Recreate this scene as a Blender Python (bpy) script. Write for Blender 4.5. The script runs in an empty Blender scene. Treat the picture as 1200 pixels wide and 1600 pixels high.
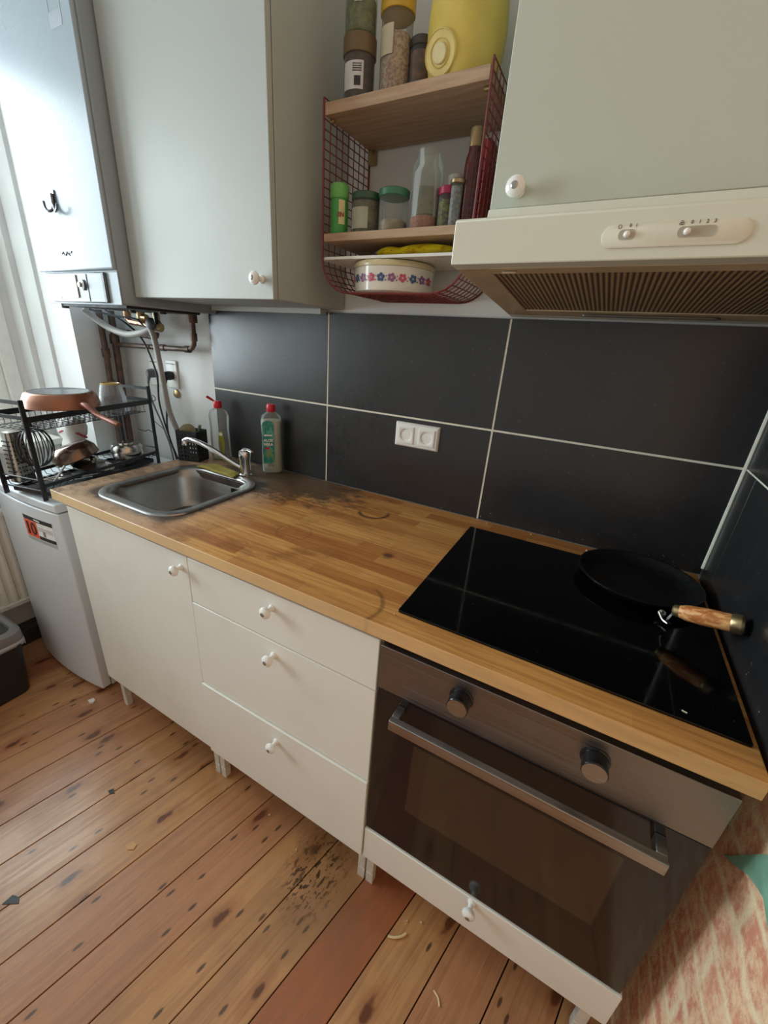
import bpy, bmesh, math, random
from mathutils import Vector, Matrix
random.seed(7)
S = bpy.context.scene
C = bpy.context.collection
PI = math.pi

# ------------------------------------------------------------------ camera
yaw, pitch, roll = -0.4908, -0.3962, 0.0634
fwd = Vector((math.sin(yaw)*math.cos(pitch), math.cos(yaw)*math.cos(pitch), math.sin(pitch)))
rt = fwd.cross(Vector((0, 0, 1))).normalized(); up = rt.cross(fwd)
r2 = rt*math.cos(roll) + up*math.sin(roll); u2 = up*math.cos(roll) - rt*math.sin(roll)
cam = bpy.data.cameras.new('camera'); camo = bpy.data.objects.new('camera', cam); C.objects.link(camo)
camo.matrix_world = Matrix(((r2.x, u2.x, -fwd.x, .2871), (r2.y, u2.y, -fwd.y, -.6126), (r2.z, u2.z, -fwd.z, 1.4518), (0, 0, 0, 1)))
cam.sensor_fit = 'AUTO'; cam.sensor_width = 36; cam.lens = 638.335/1600*36
cam.shift_x = 18.735/1600; cam.shift_y = -3.139/1600
cam.clip_start = .02; cam.clip_end = 60
S.camera = camo

# ------------------------------------------------------------------ world, lights, exposure
S.view_settings.view_transform = 'Standard'; S.view_settings.look = 'None'
S.view_settings.gamma = 1; S.view_settings.use_curve_mapping = False
S.view_settings.exposure = 0.12
w = bpy.data.worlds.new('world'); S.world = w; w.use_nodes = True
w.node_tree.nodes['Background'].inputs[0].default_value = (1.0, .975, .93, 1)
w.node_tree.nodes['Background'].inputs[1].default_value = .41
def area(name, loc, target, sx, sy, power, col):
    l = bpy.data.lights.new(name, 'AREA'); l.shape = 'RECTANGLE'; l.size = sx; l.size_y = sy; l.energy = power; l.color = col
    o = bpy.data.objects.new(name, l); C.objects.link(o); o.location = loc
    o.rotation_euler = (Vector(target)-Vector(loc)).to_track_quat('-Z', 'Y').to_euler(); return o
area('window_daylight', (-2.55, -.55, 1.78), (0, -.50, 1.40), 1.55, 1.4, 88, (.84, .93, 1.0))

# ------------------------------------------------------------------ node helpers
class G:
    def __init__(s, name):
        s.m = bpy.data.materials.new(name); s.m.use_nodes = True; s.t = s.m.node_tree
        s.b = s.t.nodes['Principled BSDF']; s.out = s.t.nodes['Material Output']
    def n(s, typ, ins=None, **props):
        x = s.t.nodes.new(typ)
        for k, v in props.items(): setattr(x, k, v)
        for k, v in (ins or {}).items(): s.set(x.inputs[k], v)
        return x
    def set(s, sock, v):
        if isinstance(v, bpy.types.NodeSocket): s.t.links.new(v, sock)
        elif isinstance(v, bpy.types.Node): s.t.links.new(v.outputs[0], sock)
        else:
            if hasattr(sock.default_value, '__len__') and len(sock.default_value) == 4 and len(v) == 3: v = tuple(v)+(1,)
            sock.default_value = v
    def math(s, op, a, b=0, c=0, clamp=False):
        x = s.n('ShaderNodeMath', operation=op, use_clamp=clamp)
        s.set(x.inputs[0], a); s.set(x.inputs[1], b)
        if len(x.inputs) > 2: s.set(x.inputs[2], c)
        return x.outputs[0]
    def ramp(s, v, a, b, lo=0, hi=1):   # smooth map a..b -> lo..hi
        x = s.n('ShaderNodeMapRange', {0: v, 1: a, 2: b, 3: lo, 4: hi}, interpolation_type='SMOOTHSTEP'); return x.outputs[0]
    def mix(s, f, a, b, blend='MIX'):
        x = s.n('ShaderNodeMix', data_type='RGBA', blend_type=blend)
        s.set(x.inputs[0], f); s.set(x.inputs[6], a); s.set(x.inputs[7], b); return x.outputs[2]
    def pos(s): return s.n('ShaderNodeNewGeometry').outputs['Position']
    def obj(s): return s.n('ShaderNodeTexCoord').outputs['Object']
    def map(s, v, scale=(1, 1, 1), loc=(0, 0, 0), rot=(0, 0, 0)):
        return s.n('ShaderNodeMapping', {0: v, 1: loc, 2: rot, 3: scale}).outputs[0]
    def noise(s, v, scale, detail=4, rough=.55, dist=0):
        return s.n('ShaderNodeTexNoise', {'Vector': v, 'Scale': scale, 'Detail': detail, 'Roughness': rough, 'Distortion': dist}).outputs[0]
    def bump(s, h, strength=.2, dist=.002):
        x = s.n('ShaderNodeBump', {'Height': h, 'Strength': strength, 'Distance': dist}); s.set(s.b.inputs['Normal'], x.outputs[0])
    def P(s, **k):
        for a, v in k.items(): s.set(s.b.inputs[a.replace('_', ' ')], v)
        return s.m
    def sep(s, v): return s.n('ShaderNodeSeparateXYZ', {0: v}).outputs

def srgb(r, g, b):
    f = lambda c: (c/255/12.92) if c/255 <= .04045 else ((c/255+.055)/1.055)**2.4
    return (f(r), f(g), f(b))
MC = {}
def simple(name, col, rough=.5, metal=0, var=.06, scale=30, bump=0, **k):
    if name in MC: return MC[name]
    g = G(name); n = g.noise(g.obj(), scale, 3)
    c = g.mix(g.ramp(n, .3, .7), tuple(x*(1-var) for x in col), tuple(min(1, x*(1+var)) for x in col))
    g.P(Base_Color=c, Roughness=g.ramp(n, .25, .75, max(.01, rough*.88), min(1, rough*1.12)), Metallic=metal)
    if bump: g.bump(n, bump)
    for a, v in k.items(): g.set(g.b.inputs[a.replace('_', ' ')], v)
    MC[name] = g.m; return g.m
def glassy(name, col, rough=.05, alpha=.3, **k):
    g = G(name)
    n = g.noise(g.obj(), 25, 3)
    tr = g.n('ShaderNodeBsdfTransparent', {0: col})
    gl = g.n('ShaderNodeBsdfPrincipled', {'Base Color': tuple(c*.75 for c in col)+(1,), 'Roughness': rough, 'Metallic': 0})
    fr = g.n('ShaderNodeFresnel', {0: 1.45})
    f = g.math('ADD', g.math('MULTIPLY', g.ramp(n, .3, .7, .8, 1.2), alpha), g.math('MULTIPLY', fr.outputs[0], .7), clamp=True)
    mx = g.n('ShaderNodeMixShader', {0: f, 1: tr.outputs[0], 2: gl.outputs[0]})
    g.t.links.new(mx.outputs[0], g.out.inputs[0]); return g.m

# ------------------------------------------------------------------ materials
def m_white(name, col, rough=.35, grime=.5, spec=.5):
    g = G(name); p = g.pos()
    n1 = g.noise(p, 3.5, 5, .6); n2 = g.noise(p, 60, 4, .7)
    c = g.mix(g.math('MULTIPLY', g.ramp(n1, .45, .75), .12*grime), col, (.42, .38, .31))
    spots = g.ramp(n2, .70, .76)
    c = g.mix(g.math('MULTIPLY', spots, .35*grime), c, (.25, .20, .15))
    g.P(Base_Color=c, Roughness=g.ramp(n1, .3, .7, rough*.92, rough*1.1), Specular_IOR_Level=spec); return g.m
M_lam = m_white('white_laminate', srgb(238, 239, 231), .38, 1.0)
M_lam2 = m_white('white_cabinet_upper', srgb(180, 187, 183), .42, .35)  # darker than the base units: dimmer light up here put into the colour
M_lam3 = m_white('greenish_white_cabinet', srgb(190, 196, 182), .42, .35)  # same dimmer upper light put into the colour, tinted greenish
M_appl = m_white('appliance_white', srgb(214, 221, 226), .34, .15, .35)
M_hood = m_white('hood_enamel', srgb(220, 223, 208), .3, .5)
M_knob = simple('knob_porcelain', srgb(240, 240, 235), .15, 0, .02)
M_screw = simple('knob_pin_metal', (.45, .45, .45), .25, 1)
M_plwh = simple('white_plastic', srgb(236, 236, 230), .3, 0, .03)
M_wall = simple('wall_paint_white', srgb(222, 224, 222), .6, 0, .05, 5, .1)
M_ceil = simple('ceiling_paint', srgb(225, 225, 222), .8, 0, .03, 5)
M_steel = None
def m_steel(name, col, rough, axis=0, sc=220, streak=0):
    g = G(name); sca = [3, 3, 3]; sca[axis] = 1; sca = [sc if i != axis else 2 for i in range(3)]
    n = g.noise(g.map(g.pos(), tuple(sca)), 1, 3); n2 = g.noise(g.pos(), 9, 4)
    c = g.mix(g.ramp(n, .3, .7), tuple(x*.88 for x in col), col)
    g.P(Base_Color=c, Metallic=1.0, Roughness=g.math('ADD', g.ramp(n, .3, .7, rough*.8, rough*1.1), g.ramp(n2, .4, .7, 0, .1)))
    return g.m
M_panel = m_steel('brushed_steel_panel', (.27, .255, .243), .40, 0)
M_handle = m_steel('brushed_steel_handle', (.40, .385, .37), .34, 0)
M_sink = m_steel('sink_steel', (.40, .395, .38), .38, 0, 90)
M_chrome = simple('chrome', (.82, .83, .85), .08, 1, .03)
M_polst = simple('polished_steel', (.55, .54, .52), .22, 1, .12, 8)
M_black = simple('black_plastic', (.012, .013, .016), .4)
M_blkmet = simple('black_coated_wire', (.018, .020, .026), .38, 0, .1)
M_grey = simple('grey_plastic', (.22, .23, .24), .45)
M_dgrey = simple('dark_grey_gap', (.03, .032, .034), .6)
M_red = simple('red_plastic', (.62, .015, .03), .3)
M_leg = simple('cabinet_leg_plastic', srgb(215, 212, 200), .5, 0, .08)
M_wire = simple('maroon_wire', (.17, .022, .02), .42, 0, .15, 60)
M_copper = simple('old_copper_pipe', (.13, .088, .068), .5, .4, .35, 25)
M_brass = simple('brass_fitting', (.42, .32, .17), .35, .9, .2)
M_hose = simple('grey_hose', (.34, .33, .31), .5)
M_cable = simple('black_cable', (.01, .012, .02), .45)
M_crumb = simple('pale_crumb', (.6, .45, .25), .7)

def m_hob():
    g = G('black_ceramic_glass'); n = g.noise(g.pos(), 40, 5, .7); n2 = g.noise(g.pos(), 260, 2)
    c = g.mix(g.math('MULTIPLY', g.ramp(n2, .74, .78), .35), (.0018, .0020, .0026), (.3, .3, .28))
    g.P(Base_Color=c, Roughness=g.ramp(n, .4, .8, .045, .16), Specular_IOR_Level=.3); return g.m
M_hob = m_hob()
def m_ovenglass():
    g = G('oven_door_glass'); p = g.pos(); x, y, z = g.sep(p)
    dx = g.math('ABSOLUTE', g.math('SUBTRACT', x, .303)); dz = g.math('ABSOLUTE', g.math('SUBTRACT', z, .525))
    win = g.math('MULTIPLY', g.ramp(dx, .200, .206, 1, 0), g.ramp(dz, .108, .114, 1, 0))
    n = g.noise(g.map(p, (60, 60, 5)), 1, 4, .7)
    n2 = g.noise(p, 150, 3)
    c = g.mix(win, (.007, .007, .008), (.045, .030, .019))
    c = g.mix(g.math('MULTIPLY', g.ramp(n2, .74, .80), .3), c, (.25, .22, .2))
    c = g.mix(g.math('MULTIPLY', g.ramp(n, .64, .82), .12), c, (.2, .16, .12))
    g.P(Base_Color=c, Roughness=g.ramp(n, .3, .8, .09, .2)); return g.m
M_oglass = m_ovenglass()

def m_tile():
    g = G('dark_stone_tile'); p = g.pos()
    n = g.noise(p, 3.0, 6, .6, .3); n2 = g.noise(p, 45, 5, .65); n3 = g.noise(p, 130, 2)
    c = g.mix(g.ramp(n, .35, .7), (.015, .0155, .0175), (.021, .021, .022))
    c = g.mix(g.math('MULTIPLY', g.ramp(n2, .45, .75), .15), c, (.04, .038, .039))
    x, y, z = g.sep(p)
    low = g.ramp(z, 1.0, .94)
    sp = g.math('MULTIPLY', g.ramp(n3, .715, .735), g.math('ADD', .12, g.math('MULTIPLY', low, .5)))
    c = g.mix(sp, c, (.5, .48, .46))
    g.P(Base_Color=c, Roughness=g.math('ADD', g.ramp(n, .3, .7, .27, .33), g.ramp(n2, .3, .7, -.01, .02)), Specular_IOR_Level=.7)
    g.bump(n2, .05, .001); return g.m
M_tile = m_tile()
M_grout = simple('light_grout', srgb(232, 226, 208), .8, 0, .08, 40)
M_sil = simple('corner_silicone', srgb(222, 222, 205), .45)

def m_worktop():
    g = G('oiled_butcher_block'); p = g.pos(); x, y, z = g.sep(p)
    br = g.n('ShaderNodeTexBrick', {'Vector': g.map(p, (1, 1, 1), (.13, .02, 0)), 'Color1': (0, 0, 0, 1), 'Color2': (1, 1, 1, 1), 'Mortar': (.3, .3, .3, 1),
        'Scale': 1, 'Mortar Size': .0006, 'Mortar Smooth': .1, 'Bias': 0, 'Brick Width': .31, 'Row Height': .043}, offset=.37, offset_frequency=2, squash=.7, squash_frequency=3)
    tone = br.outputs[0]
    grain = g.noise(g.map(p, (5, 130, 40)), 1, 5, .65, .2); grain2 = g.noise(g.map(p, (14, 420, 100)), 1, 3)
    big = g.noise(p, 4.5, 4, .6)
    c = g.mix(tone, srgb(216, 162, 92), srgb(168, 106, 52))
    c = g.mix(g.ramp(grain, .35, .7, 0, .55), c, srgb(134, 76, 32))
    c = g.mix(g.math('MULTIPLY', g.ramp(grain2, .55, .8), .25), c, srgb(222, 175, 110))
    # worn grey-pink wood towards the left end, wetted by the sink
    left = g.ramp(g.math('ADD', x, g.math('MULTIPLY', big, .3)), -.75, -.35, 1, 0)
    c = g.mix(g.math('MULTIPLY', left, .68), c, srgb(202, 176, 148))
    # dark worn patches in the middle
    mid = g.math('MULTIPLY', g.ramp(g.noise(g.map(p, (7, 12, 5)), 1, 5, .7), .50, .68), g.ramp(x, -.05, -.35))
    c = g.mix(g.math('MULTIPLY', mid, .5), c, srgb(112, 62, 28))
    # black mould ring round the sink
    dx = g.math('MAXIMUM', g.math('SUBTRACT', g.math('ABSOLUTE', g.math('SUBTRACT', x, -.935)), .165), 0)
    dy = g.math('MAXIMUM', g.math('SUBTRACT', g.math('ABSOLUTE', g.math('SUBTRACT', y, .25)), .165), 0)
    d = g.math('SQRT', g.math('ADD', g.math('MULTIPLY', dx, dx), g.math('MULTIPLY', dy, dy)))
    nz = g.noise(g.map(p, (18, 30, 20)), 1, 6, .75)
    ring = g.ramp(g.math('ADD', d, g.math('MULTIPLY', nz, .07)), .070, .110, 1, 0)
    c = g.mix(g.math('MULTIPLY', ring, .88), c, (.022, .02, .02))
    # black stain behind and right of the sink
    ex = g.math('DIVIDE', g.math('SUBTRACT', x, -.72), .30); ey = g.math('DIVIDE', g.math('SUBTRACT', y, .55), .17)
    e = g.math('SQRT', g.math('ADD', g.math('MULTIPLY', ex, ex), g.math('MULTIPLY', ey, ey)))
    st = g.ramp(g.math('ADD', e, g.math('MULTIPLY', g.math('SUBTRACT', nz, .5), 2.6)), .7, 1.3, 1, 0)
    c = g.mix(g.math('MULTIPLY', st, .8), c, (.03, .025, .022))
    el = g.math('MULTIPLY', g.ramp(x, -1.08, -1.2), g.ramp(nz, .4, .6))
    c = g.mix(g.math('MULTIPLY', el, .6), c, (.07, .055, .045))
    def ringmark(c, cx, cy, r, w, k, a0=None):
        qx = g.math('SUBTRACT', x, cx); qy = g.math('SUBTRACT', y, cy)
        dd = g.math('SQRT', g.math('ADD', g.math('MULTIPLY', qx, qx), g.math('MULTIPLY', qy, qy)))
        dd = g.math('ADD', dd, g.math('MULTIPLY', g.math('SUBTRACT', nz, .5), .012))
        m = g.ramp(g.math('ABSOLUTE', g.math('SUBTRACT', dd, r)), 0, w, 1, 0)
        if a0: m = g.math('MULTIPLY', m, g.ramp(g.math('ADD', g.math('MULTIPLY', qx, a0[0]), g.math('MULTIPLY', qy, a0[1])), -.02, .015))
        return g.mix(g.math('MULTIPLY', m, k), c, (.05, .022, .01))
    c = ringmark(c, -.285, .475, .048, .011, .85, (.4, -.9))
    c = ringmark(c, -.095, .02, .075, .009, .5, (.8, -.4))
    c = ringmark(c, -.114, .245, .004, .02, .8)
    c = ringmark(c, -.40, .21, .05, .006, .22)
    c = g.mix(g.math('MULTIPLY', g.ramp(y, -.0142, -.0150), g.ramp(g.math('ADD', x, g.math('MULTIPLY', big, .4)), .9, -.5, .3, .75)), c, srgb(236, 206, 156))  # front edge: same wood, window light on it painted as a paler band
    g.P(Base_Color=c, Roughness=g.ramp(grain, .3, .7, .34, .5), Specular_IOR_Level=.4)
    g.bump(g.math('ADD', grain, g.math('MULTIPLY', br.outputs[1], -1.5)), .12, .001); return g.m
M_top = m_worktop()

def m_floor():
    g = G('old_pine_boards')
    uv = g.n('ShaderNodeUVMap', uv_map='UVMap').outputs[0]; at = g.n('ShaderNodeAttribute', attribute_name='tint').outputs[0]
    p = g.pos(); x, y, z = g.sep(p); tr_, tg_, tb_ = g.sep(at)
    grain = g.noise(g.map(uv, (2.2, 55, 1)), 1, 5, .6, .9); fine = g.noise(g.map(uv, (12, 320, 1)), 1, 3)
    big = g.noise(p, 3.2, 4, .6)
    c = g.mix(tr_, srgb(187, 133, 95), srgb(199, 150, 100))
    c = g.mix(g.math('MULTIPLY', g.ramp(tg_, .75, .95), .8), c, srgb(162, 90, 54))
    c = g.mix(g.ramp(grain, .42, .62, 0, .42), c, srgb(146, 94, 62))
    c = g.mix(g.ramp(fine, .5, .75, 0, .25), c, srgb(112, 66, 40))
    c = g.mix(g.math('MULTIPLY', g.ramp(big, .45, .68), .35), c, srgb(120, 84, 60))
    # knots
    kv = g.map(uv, (3.6, 9.0, 1))
    kv2 = g.n('ShaderNodeVectorMath', {0: kv, 1: g.n('ShaderNodeVectorMath', {0: g.n('ShaderNodeTexNoise', {'Vector': uv, 'Scale': 22.0}).outputs[1], 1: (.25, .25, .25)}, operation='MULTIPLY').outputs[0]}, operation='ADD').outputs[0]
    v = g.n('ShaderNodeTexVoronoi', {'Vector': kv2, 'Scale': 1.0, 'Randomness': 1.0}, voronoi_dimensions='2D')
    gate = g.ramp(g.sep(v.outputs[1])[0], .50, .54)
    kn = g.math('MULTIPLY', g.ramp(v.outputs[0], .06, .125, 1, 0), gate)
    halo = g.math('MULTIPLY', g.ramp(v.outputs[0], .10, .30, 1, 0), gate)
    c = g.mix(g.math('MULTIPLY', halo, .4), c, srgb(146, 84, 46)); c = g.mix(g.math('MULTIPLY', kn, .85), c, srgb(84, 40, 22))
    # old gouges and stains: short dark dashes along the grain
    v2 = g.n('ShaderNodeTexVoronoi', {'Vector': g.map(uv, (13, 40, 1)), 'Scale': 1.0}, voronoi_dimensions='2D')
    dash = g.math('MULTIPLY', g.ramp(v2.outputs[0], .10, .22, 1, 0), g.ramp(g.sep(v2.outputs[1])[1], .87, .90))
    c = g.mix(g.math('MULTIPLY', dash, .8), c, (.025, .015, .01))
    # blackened stain in front of the oven
    ex = g.math('DIVIDE', g.math('SUBTRACT', x, -.135), .095); ey = g.math('DIVIDE', g.math('SUBTRACT', y, -.035), .13)
    e = g.math('SQRT', g.math('ADD', g.math('MULTIPLY', ex, ex), g.math('MULTIPLY', ey, ey)))
    sn = g.noise(g.map(uv, (45, 95, 1)), 1, 3, .6)
    st = g.math('MULTIPLY', g.ramp(e, .4, 1.25, 1, 0), g.ramp(sn, .53, .58))
    c = g.mix(st, c, (.010, .005, .003))
    st2 = g.math('MULTIPLY', g.ramp(e, .6, 2.2, 1, 0), g.ramp(big, .35, .6))
    c = g.mix(g.math('MULTIPLY', st2, .45), c, srgb(112, 84, 52))
    rough = g.math('ADD', g.ramp(grain, .3, .7, .20, .32), g.ramp(big, .4, .7, 0, .14))
    g.P(Base_Color=c, Roughness=rough, Specular_IOR_Level=.5, Coat_Weight=.35, Coat_Roughness=.16)
    g.bump(g.math('ADD', grain, g.math('MULTIPLY', fine, .5)), .13, .0012); return g.m
M_floor = m_floor()

def m_brick():
    g = G('rough_red_brick'); p = g.pos()
    d = g.n('ShaderNodeVectorMath', {0: g.n('ShaderNodeTexNoise', {'Vector': p, 'Scale': 9.0, 'Detail': 6.0}).outputs[1], 1: (.05, .055, .06)}, operation='MULTIPLY').outputs[0]
    q = g.n('ShaderNodeVectorMath', {0: p, 1: d}, operation='ADD').outputs[0]
    x, y, z = g.sep(q)
    v = g.n('ShaderNodeCombineXYZ', {0: y, 1: g.math('ADD', z, g.math('MULTIPLY', y, .12)), 2: 0.0}).outputs[0]
    br = g.n('ShaderNodeTexBrick', {'Vector': v, 'Color1': (0, 0, 0, 1), 'Color2': (1, 1, 1, 1), 'Mortar': (.5, .5, .5, 1), 'Scale': 1, 'Mortar Size': .013, 'Mortar Smooth': 1.0, 'Brick Width': .27, 'Row Height': .075})
    n = g.noise(p, 26, 6, .75); n2 = g.noise(p, 90, 5, .8); n3 = g.noise(p, 8, 3)
    c = g.mix(br.outputs[0], srgb(232, 164, 132), srgb(216, 140, 112))
    c = g.mix(g.ramp(n, .40, .60, 0, .9), c, srgb(250, 216, 176))
    c = g.mix(g.math('MULTIPLY', br.outputs[1], g.ramp(n2, .35, .55, .35, .95)), c, srgb(252, 234, 194))
    c = g.mix(g.ramp(n2, .60, .74, 0, .6), c, srgb(120, 62, 46))
    g.P(Base_Color=c, Roughness=.9)
    g.bump(g.math('ADD', n, g.math('MULTIPLY', n2, .6)), .7, .006); return g.m
M_brick = m_brick()
M_green = simple('mint_wall_paint', srgb(126, 176, 150), .6, 0, .12, 35, .3)
def m_filter():
    g = G('hood_filter_mesh'); p = g.pos()
    x, y, z = g.sep(p)
    s = g.math('SINE', g.math('MULTIPLY', x, 2*PI/.0085)); t = g.math('SINE', g.math('MULTIPLY', y, 2*PI/.006))
    h = g.math('ADD', g.math('MULTIPLY', s, .5), .5)
    h2 = g.math('MULTIPLY', h, g.ramp(t, -.9, -.2))
    c = g.mix(h2, (.05, .03, .017), srgb(214, 182, 134))
    g.P(Base_Color=c, Roughness=.4, Metallic=0); g.bump(h2, .5, .003); return g.m
M_filter = m_filter()
M_hoodin = simple('hood_underside_greasy', srgb(196, 178, 146), .4, 0, .1, 12)
def m_shelfwood():
    g = G('pale_beech_shelf'); p = g.pos(); n = g.noise(g.map(p, (6, 90, 90)), 1, 4, .6, .4)
    g.P(Base_Color=g.mix(g.ramp(n, .35, .65), srgb(186, 158, 128), srgb(168, 138, 110)), Roughness=.5); return g.m
M_shelf = m_shelfwood()
def m_handlewood():
    g = G('pan_handle_wood'); n = g.noise(g.map(g.obj(), (6, 160, 160)), 1, 4, .6, .5)
    g.P(Base_Color=g.mix(g.ramp(n, .38, .6), srgb(240, 182, 116), srgb(190, 112, 60)), Roughness=.4); return g.m
M_hwood = m_handlewood()

# ------------------------------------------------------------------ mesh helpers
class MB:
    def __init__(s): s.bm = bmesh.new()
    def box(s, x0, x1, y0, y1, z0, z1, M=None):
        v = [s.bm.verts.new(Vector(c) if M is None else M @ Vector(c)) for c in ((x0,y0,z0),(x1,y0,z0),(x1,y1,z0),(x0,y1,z0),(x0,y0,z1),(x1,y0,z1),(x1,y1,z1),(x0,y1,z1))]
        for f in ((3,2,1,0),(4,5,6,7),(0,1,5,4),(1,2,6,5),(2,3,7,6),(3,0,4,7)): s.bm.faces.new([v[i] for i in f])
        return s
    def loft(s, rings, cap0=True, cap1=True, closed=False):
        R = [[s.bm.verts.new(Vector(p)) for p in r] for r in rings]
        n = len(R[0]); pr = list(zip(R, R[1:]))
        if closed: pr.append((R[-1], R[0]))
        for a, b in pr:
            for i in range(n):
                j = (i+1) % n; s.bm.faces.new((a[i], a[j], b[j], b[i]))
        if not closed:
            if cap0: s.bm.faces.new(list(reversed(R[0])))
            if cap1: s.bm.faces.new(R[-1])
        return s
    def lathe(s, prof, o=(0, 0, 0), axis=(0, 0, 1), n=28, cap0=True, cap1=True, sx=1, sy=1):
        q = Vector((0, 0, 1)).rotation_difference(Vector(axis).normalized()).to_matrix(); o = Vector(o)
        return s.loft([[o + q @ Vector((r*sx*math.cos(2*PI*k/n), r*sy*math.sin(2*PI*k/n), h)) for k in range(n)] for r, h in prof], cap0, cap1)
    def cyl(s, a, b, r, r1=None, n=20):
        a, b = Vector(a), Vector(b); L = (b-a).length
        return s.lathe([(r, 0), (r if r1 is None else r1, L)], a, b-a, n)
    def tube(s, pts, r, n=8, closed=False, rad=None, flat=1):
        pts = [Vector(p) for p in pts]; m = len(pts); rings = []; prev = None
        for i, p in enumerate(pts):
            a = pts[(i-1) % m] if (closed or i > 0) else p; b = pts[(i+1) % m] if (closed or i < m-1) else p
            t = (b-a).normalized()
            if prev is None:
                nrm = t.cross(Vector((0, 0, 1)));
                if nrm.length < .05: nrm = t.cross(Vector((1, 0, 0)))
                nrm.normalize()
            else:
                nrm = prev - t*prev.dot(t); nrm.normalize()
            prev = nrm; bn = t.cross(nrm); rr = rad[i] if rad else r
            rings.append([p + nrm*rr*math.cos(2*PI*k/n) + bn*rr*flat*math.sin(2*PI*k/n) for k in range(n)])
        return s.loft(rings, closed=closed)
    def poly(s, pts, axis, a0, a1):   # extrude 2-D polygon along axis index
        def mk(p, a):
            l = list(p); l.insert(axis, a); return Vector(l)
        return s.loft([[mk(p, a0) for p in pts], [mk(p, a1) for p in pts]])
    def sphere(s, c, r, sx=1, sy=1, sz=1, n=16):
        c = Vector(c)
        return s.loft([[c + Vector((r*sx*math.sin(t)*math.cos(2*PI*k/n), r*sy*math.sin(t)*math.sin(2*PI*k/n), -r*sz*math.cos(t))) for k in range(n)] for t in [max(.02, min(PI-.02, PI*i/(n//2+2))) for i in range(n//2+3)]])
    def text(s, txt, M, size, ext=.0002, bold=0):
        cu = bpy.data.curves.new('t', 'FONT'); cu.body = txt; cu.size = size; cu.extrude = ext; cu.offset = bold; cu.align_x = 'CENTER'; cu.align_y = 'CENTER'; cu.resolution_u = 3
        o = bpy.data.objects.new('t', cu); C.objects.link(o); bpy.context.view_layer.update()
        me = bpy.data.meshes.new_from_object(o.evaluated_get(bpy.context.evaluated_depsgraph_get()))
        me.transform(M); s.bm.from_mesh(me); bpy.data.meshes.remove(me); bpy.data.objects.remove(o); bpy.data.curves.remove(cu); return s
    def xf(s, M): s.bm.transform(M); return s
def rrect(cx, cy, w, d, r, z, n=6):
    out = []; r = min(r, w/2-.0001, d/2-.0001)
    for sx, sy, a in ((1, 1, 0), (-1, 1, PI/2), (-1, -1, PI), (1, -1, 1.5*PI)):
        for k in range(n+1):
            t = a + PI/2*k/n; out.append((cx+sx*(w/2-r)+r*math.cos(t), cy+sy*(d/2-r)+r*math.sin(t), z))
    return out
def thing(name, label, cat, loc, group=None):
    o = bpy.data.objects.new(name, None); C.objects.link(o); o.location = loc; o.empty_display_size = .05
    o['label'] = label; o['category'] = cat
    if group: o['group'] = group
    return o
def mesh(name, mb, mat, bevel=0, smooth=True, seg=2):
    bm = mb.bm; bmesh.ops.recalc_face_normals(bm, faces=bm.faces)
    me = bpy.data.meshes.new(name); bm.to_mesh(me); bm.free(); me.materials.append(mat)
    if smooth:
        for f in me.polygons: f.use_smooth = True
        try: me.set_sharp_from_angle(angle=math.radians(38))
        except Exception: pass
    o = bpy.data.objects.new(name, me); C.objects.link(o)
    if bevel:
        b = o.modifiers.new('bevel', 'BEVEL'); b.width = bevel; b.segments = seg; b.limit_method = 'ANGLE'; b.angle_limit = math.radians(40)
    return o
def rootof(o):
    while o.parent: o = o.parent
    return o
def part(name, mb, mat, parent, bevel=0, label=None, world=True, **k):
    if world: mb.bm.transform(Matrix.Translation(-Vector(rootof(parent).location)))
    o = mesh(name, mb, mat, bevel, **k); o.parent = parent
    if label: o['label'] = label
    return o
def single(name, mb, mat, label, cat, loc, group=None, bevel=0, **k):
    mb.bm.transform(Matrix.Translation(-Vector(loc)))
    o = mesh(name, mb, mat, bevel, **k); o.location = loc; o['label'] = label; o['category'] = cat
    if group: o['group'] = group
    return o
def struct(name, mb, mat, parent=None, bevel=0, **k):
    o = mesh(name, mb, mat, bevel, **k); o['kind'] = 'structure'
    if parent: o.parent = parent
    return o
def copy_tree(o, parent=None):
    c = o.copy(); C.objects.link(c); c.parent = parent
    for ch in list(o.children): copy_tree(ch, c)
    return c
def T(x, y, z, rx=0, ry=0, rz=0): return Matrix.Translation((x, y, z)) @ Matrix.Rotation(rz, 4, 'Z') @ Matrix.Rotation(ry, 4, 'Y') @ Matrix.Rotation(rx, 4, 'X')
def arc(c, r, a0, a1, n, plane='xz', y=0):
    return [(c[0]+r*math.cos(a0+(a1-a0)*i/n), c[1]+r*math.sin(a0+(a1-a0)*i/n)) for i in range(n+1)]
def smoothpath(pts, k=6):
    P = [Vector(p) for p in pts]; out = []
    for i in range(len(P)-1):
        a, b, c, d = P[max(0, i-1)], P[i], P[i+1], P[min(len(P)-1, i+2)]
        for j in range(k):
            t = j/k; out.append(.5*((2*b)+(c-a)*t+(2*a-5*b+4*c-d)*t*t+(3*b-a-3*c+d)*t**3))
    out.append(P[-1]); return out
F = -.03      # floor height
D = .6345     # tile face of the back wall
H = .93       # worktop height
XR = .612     # right wall

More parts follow.
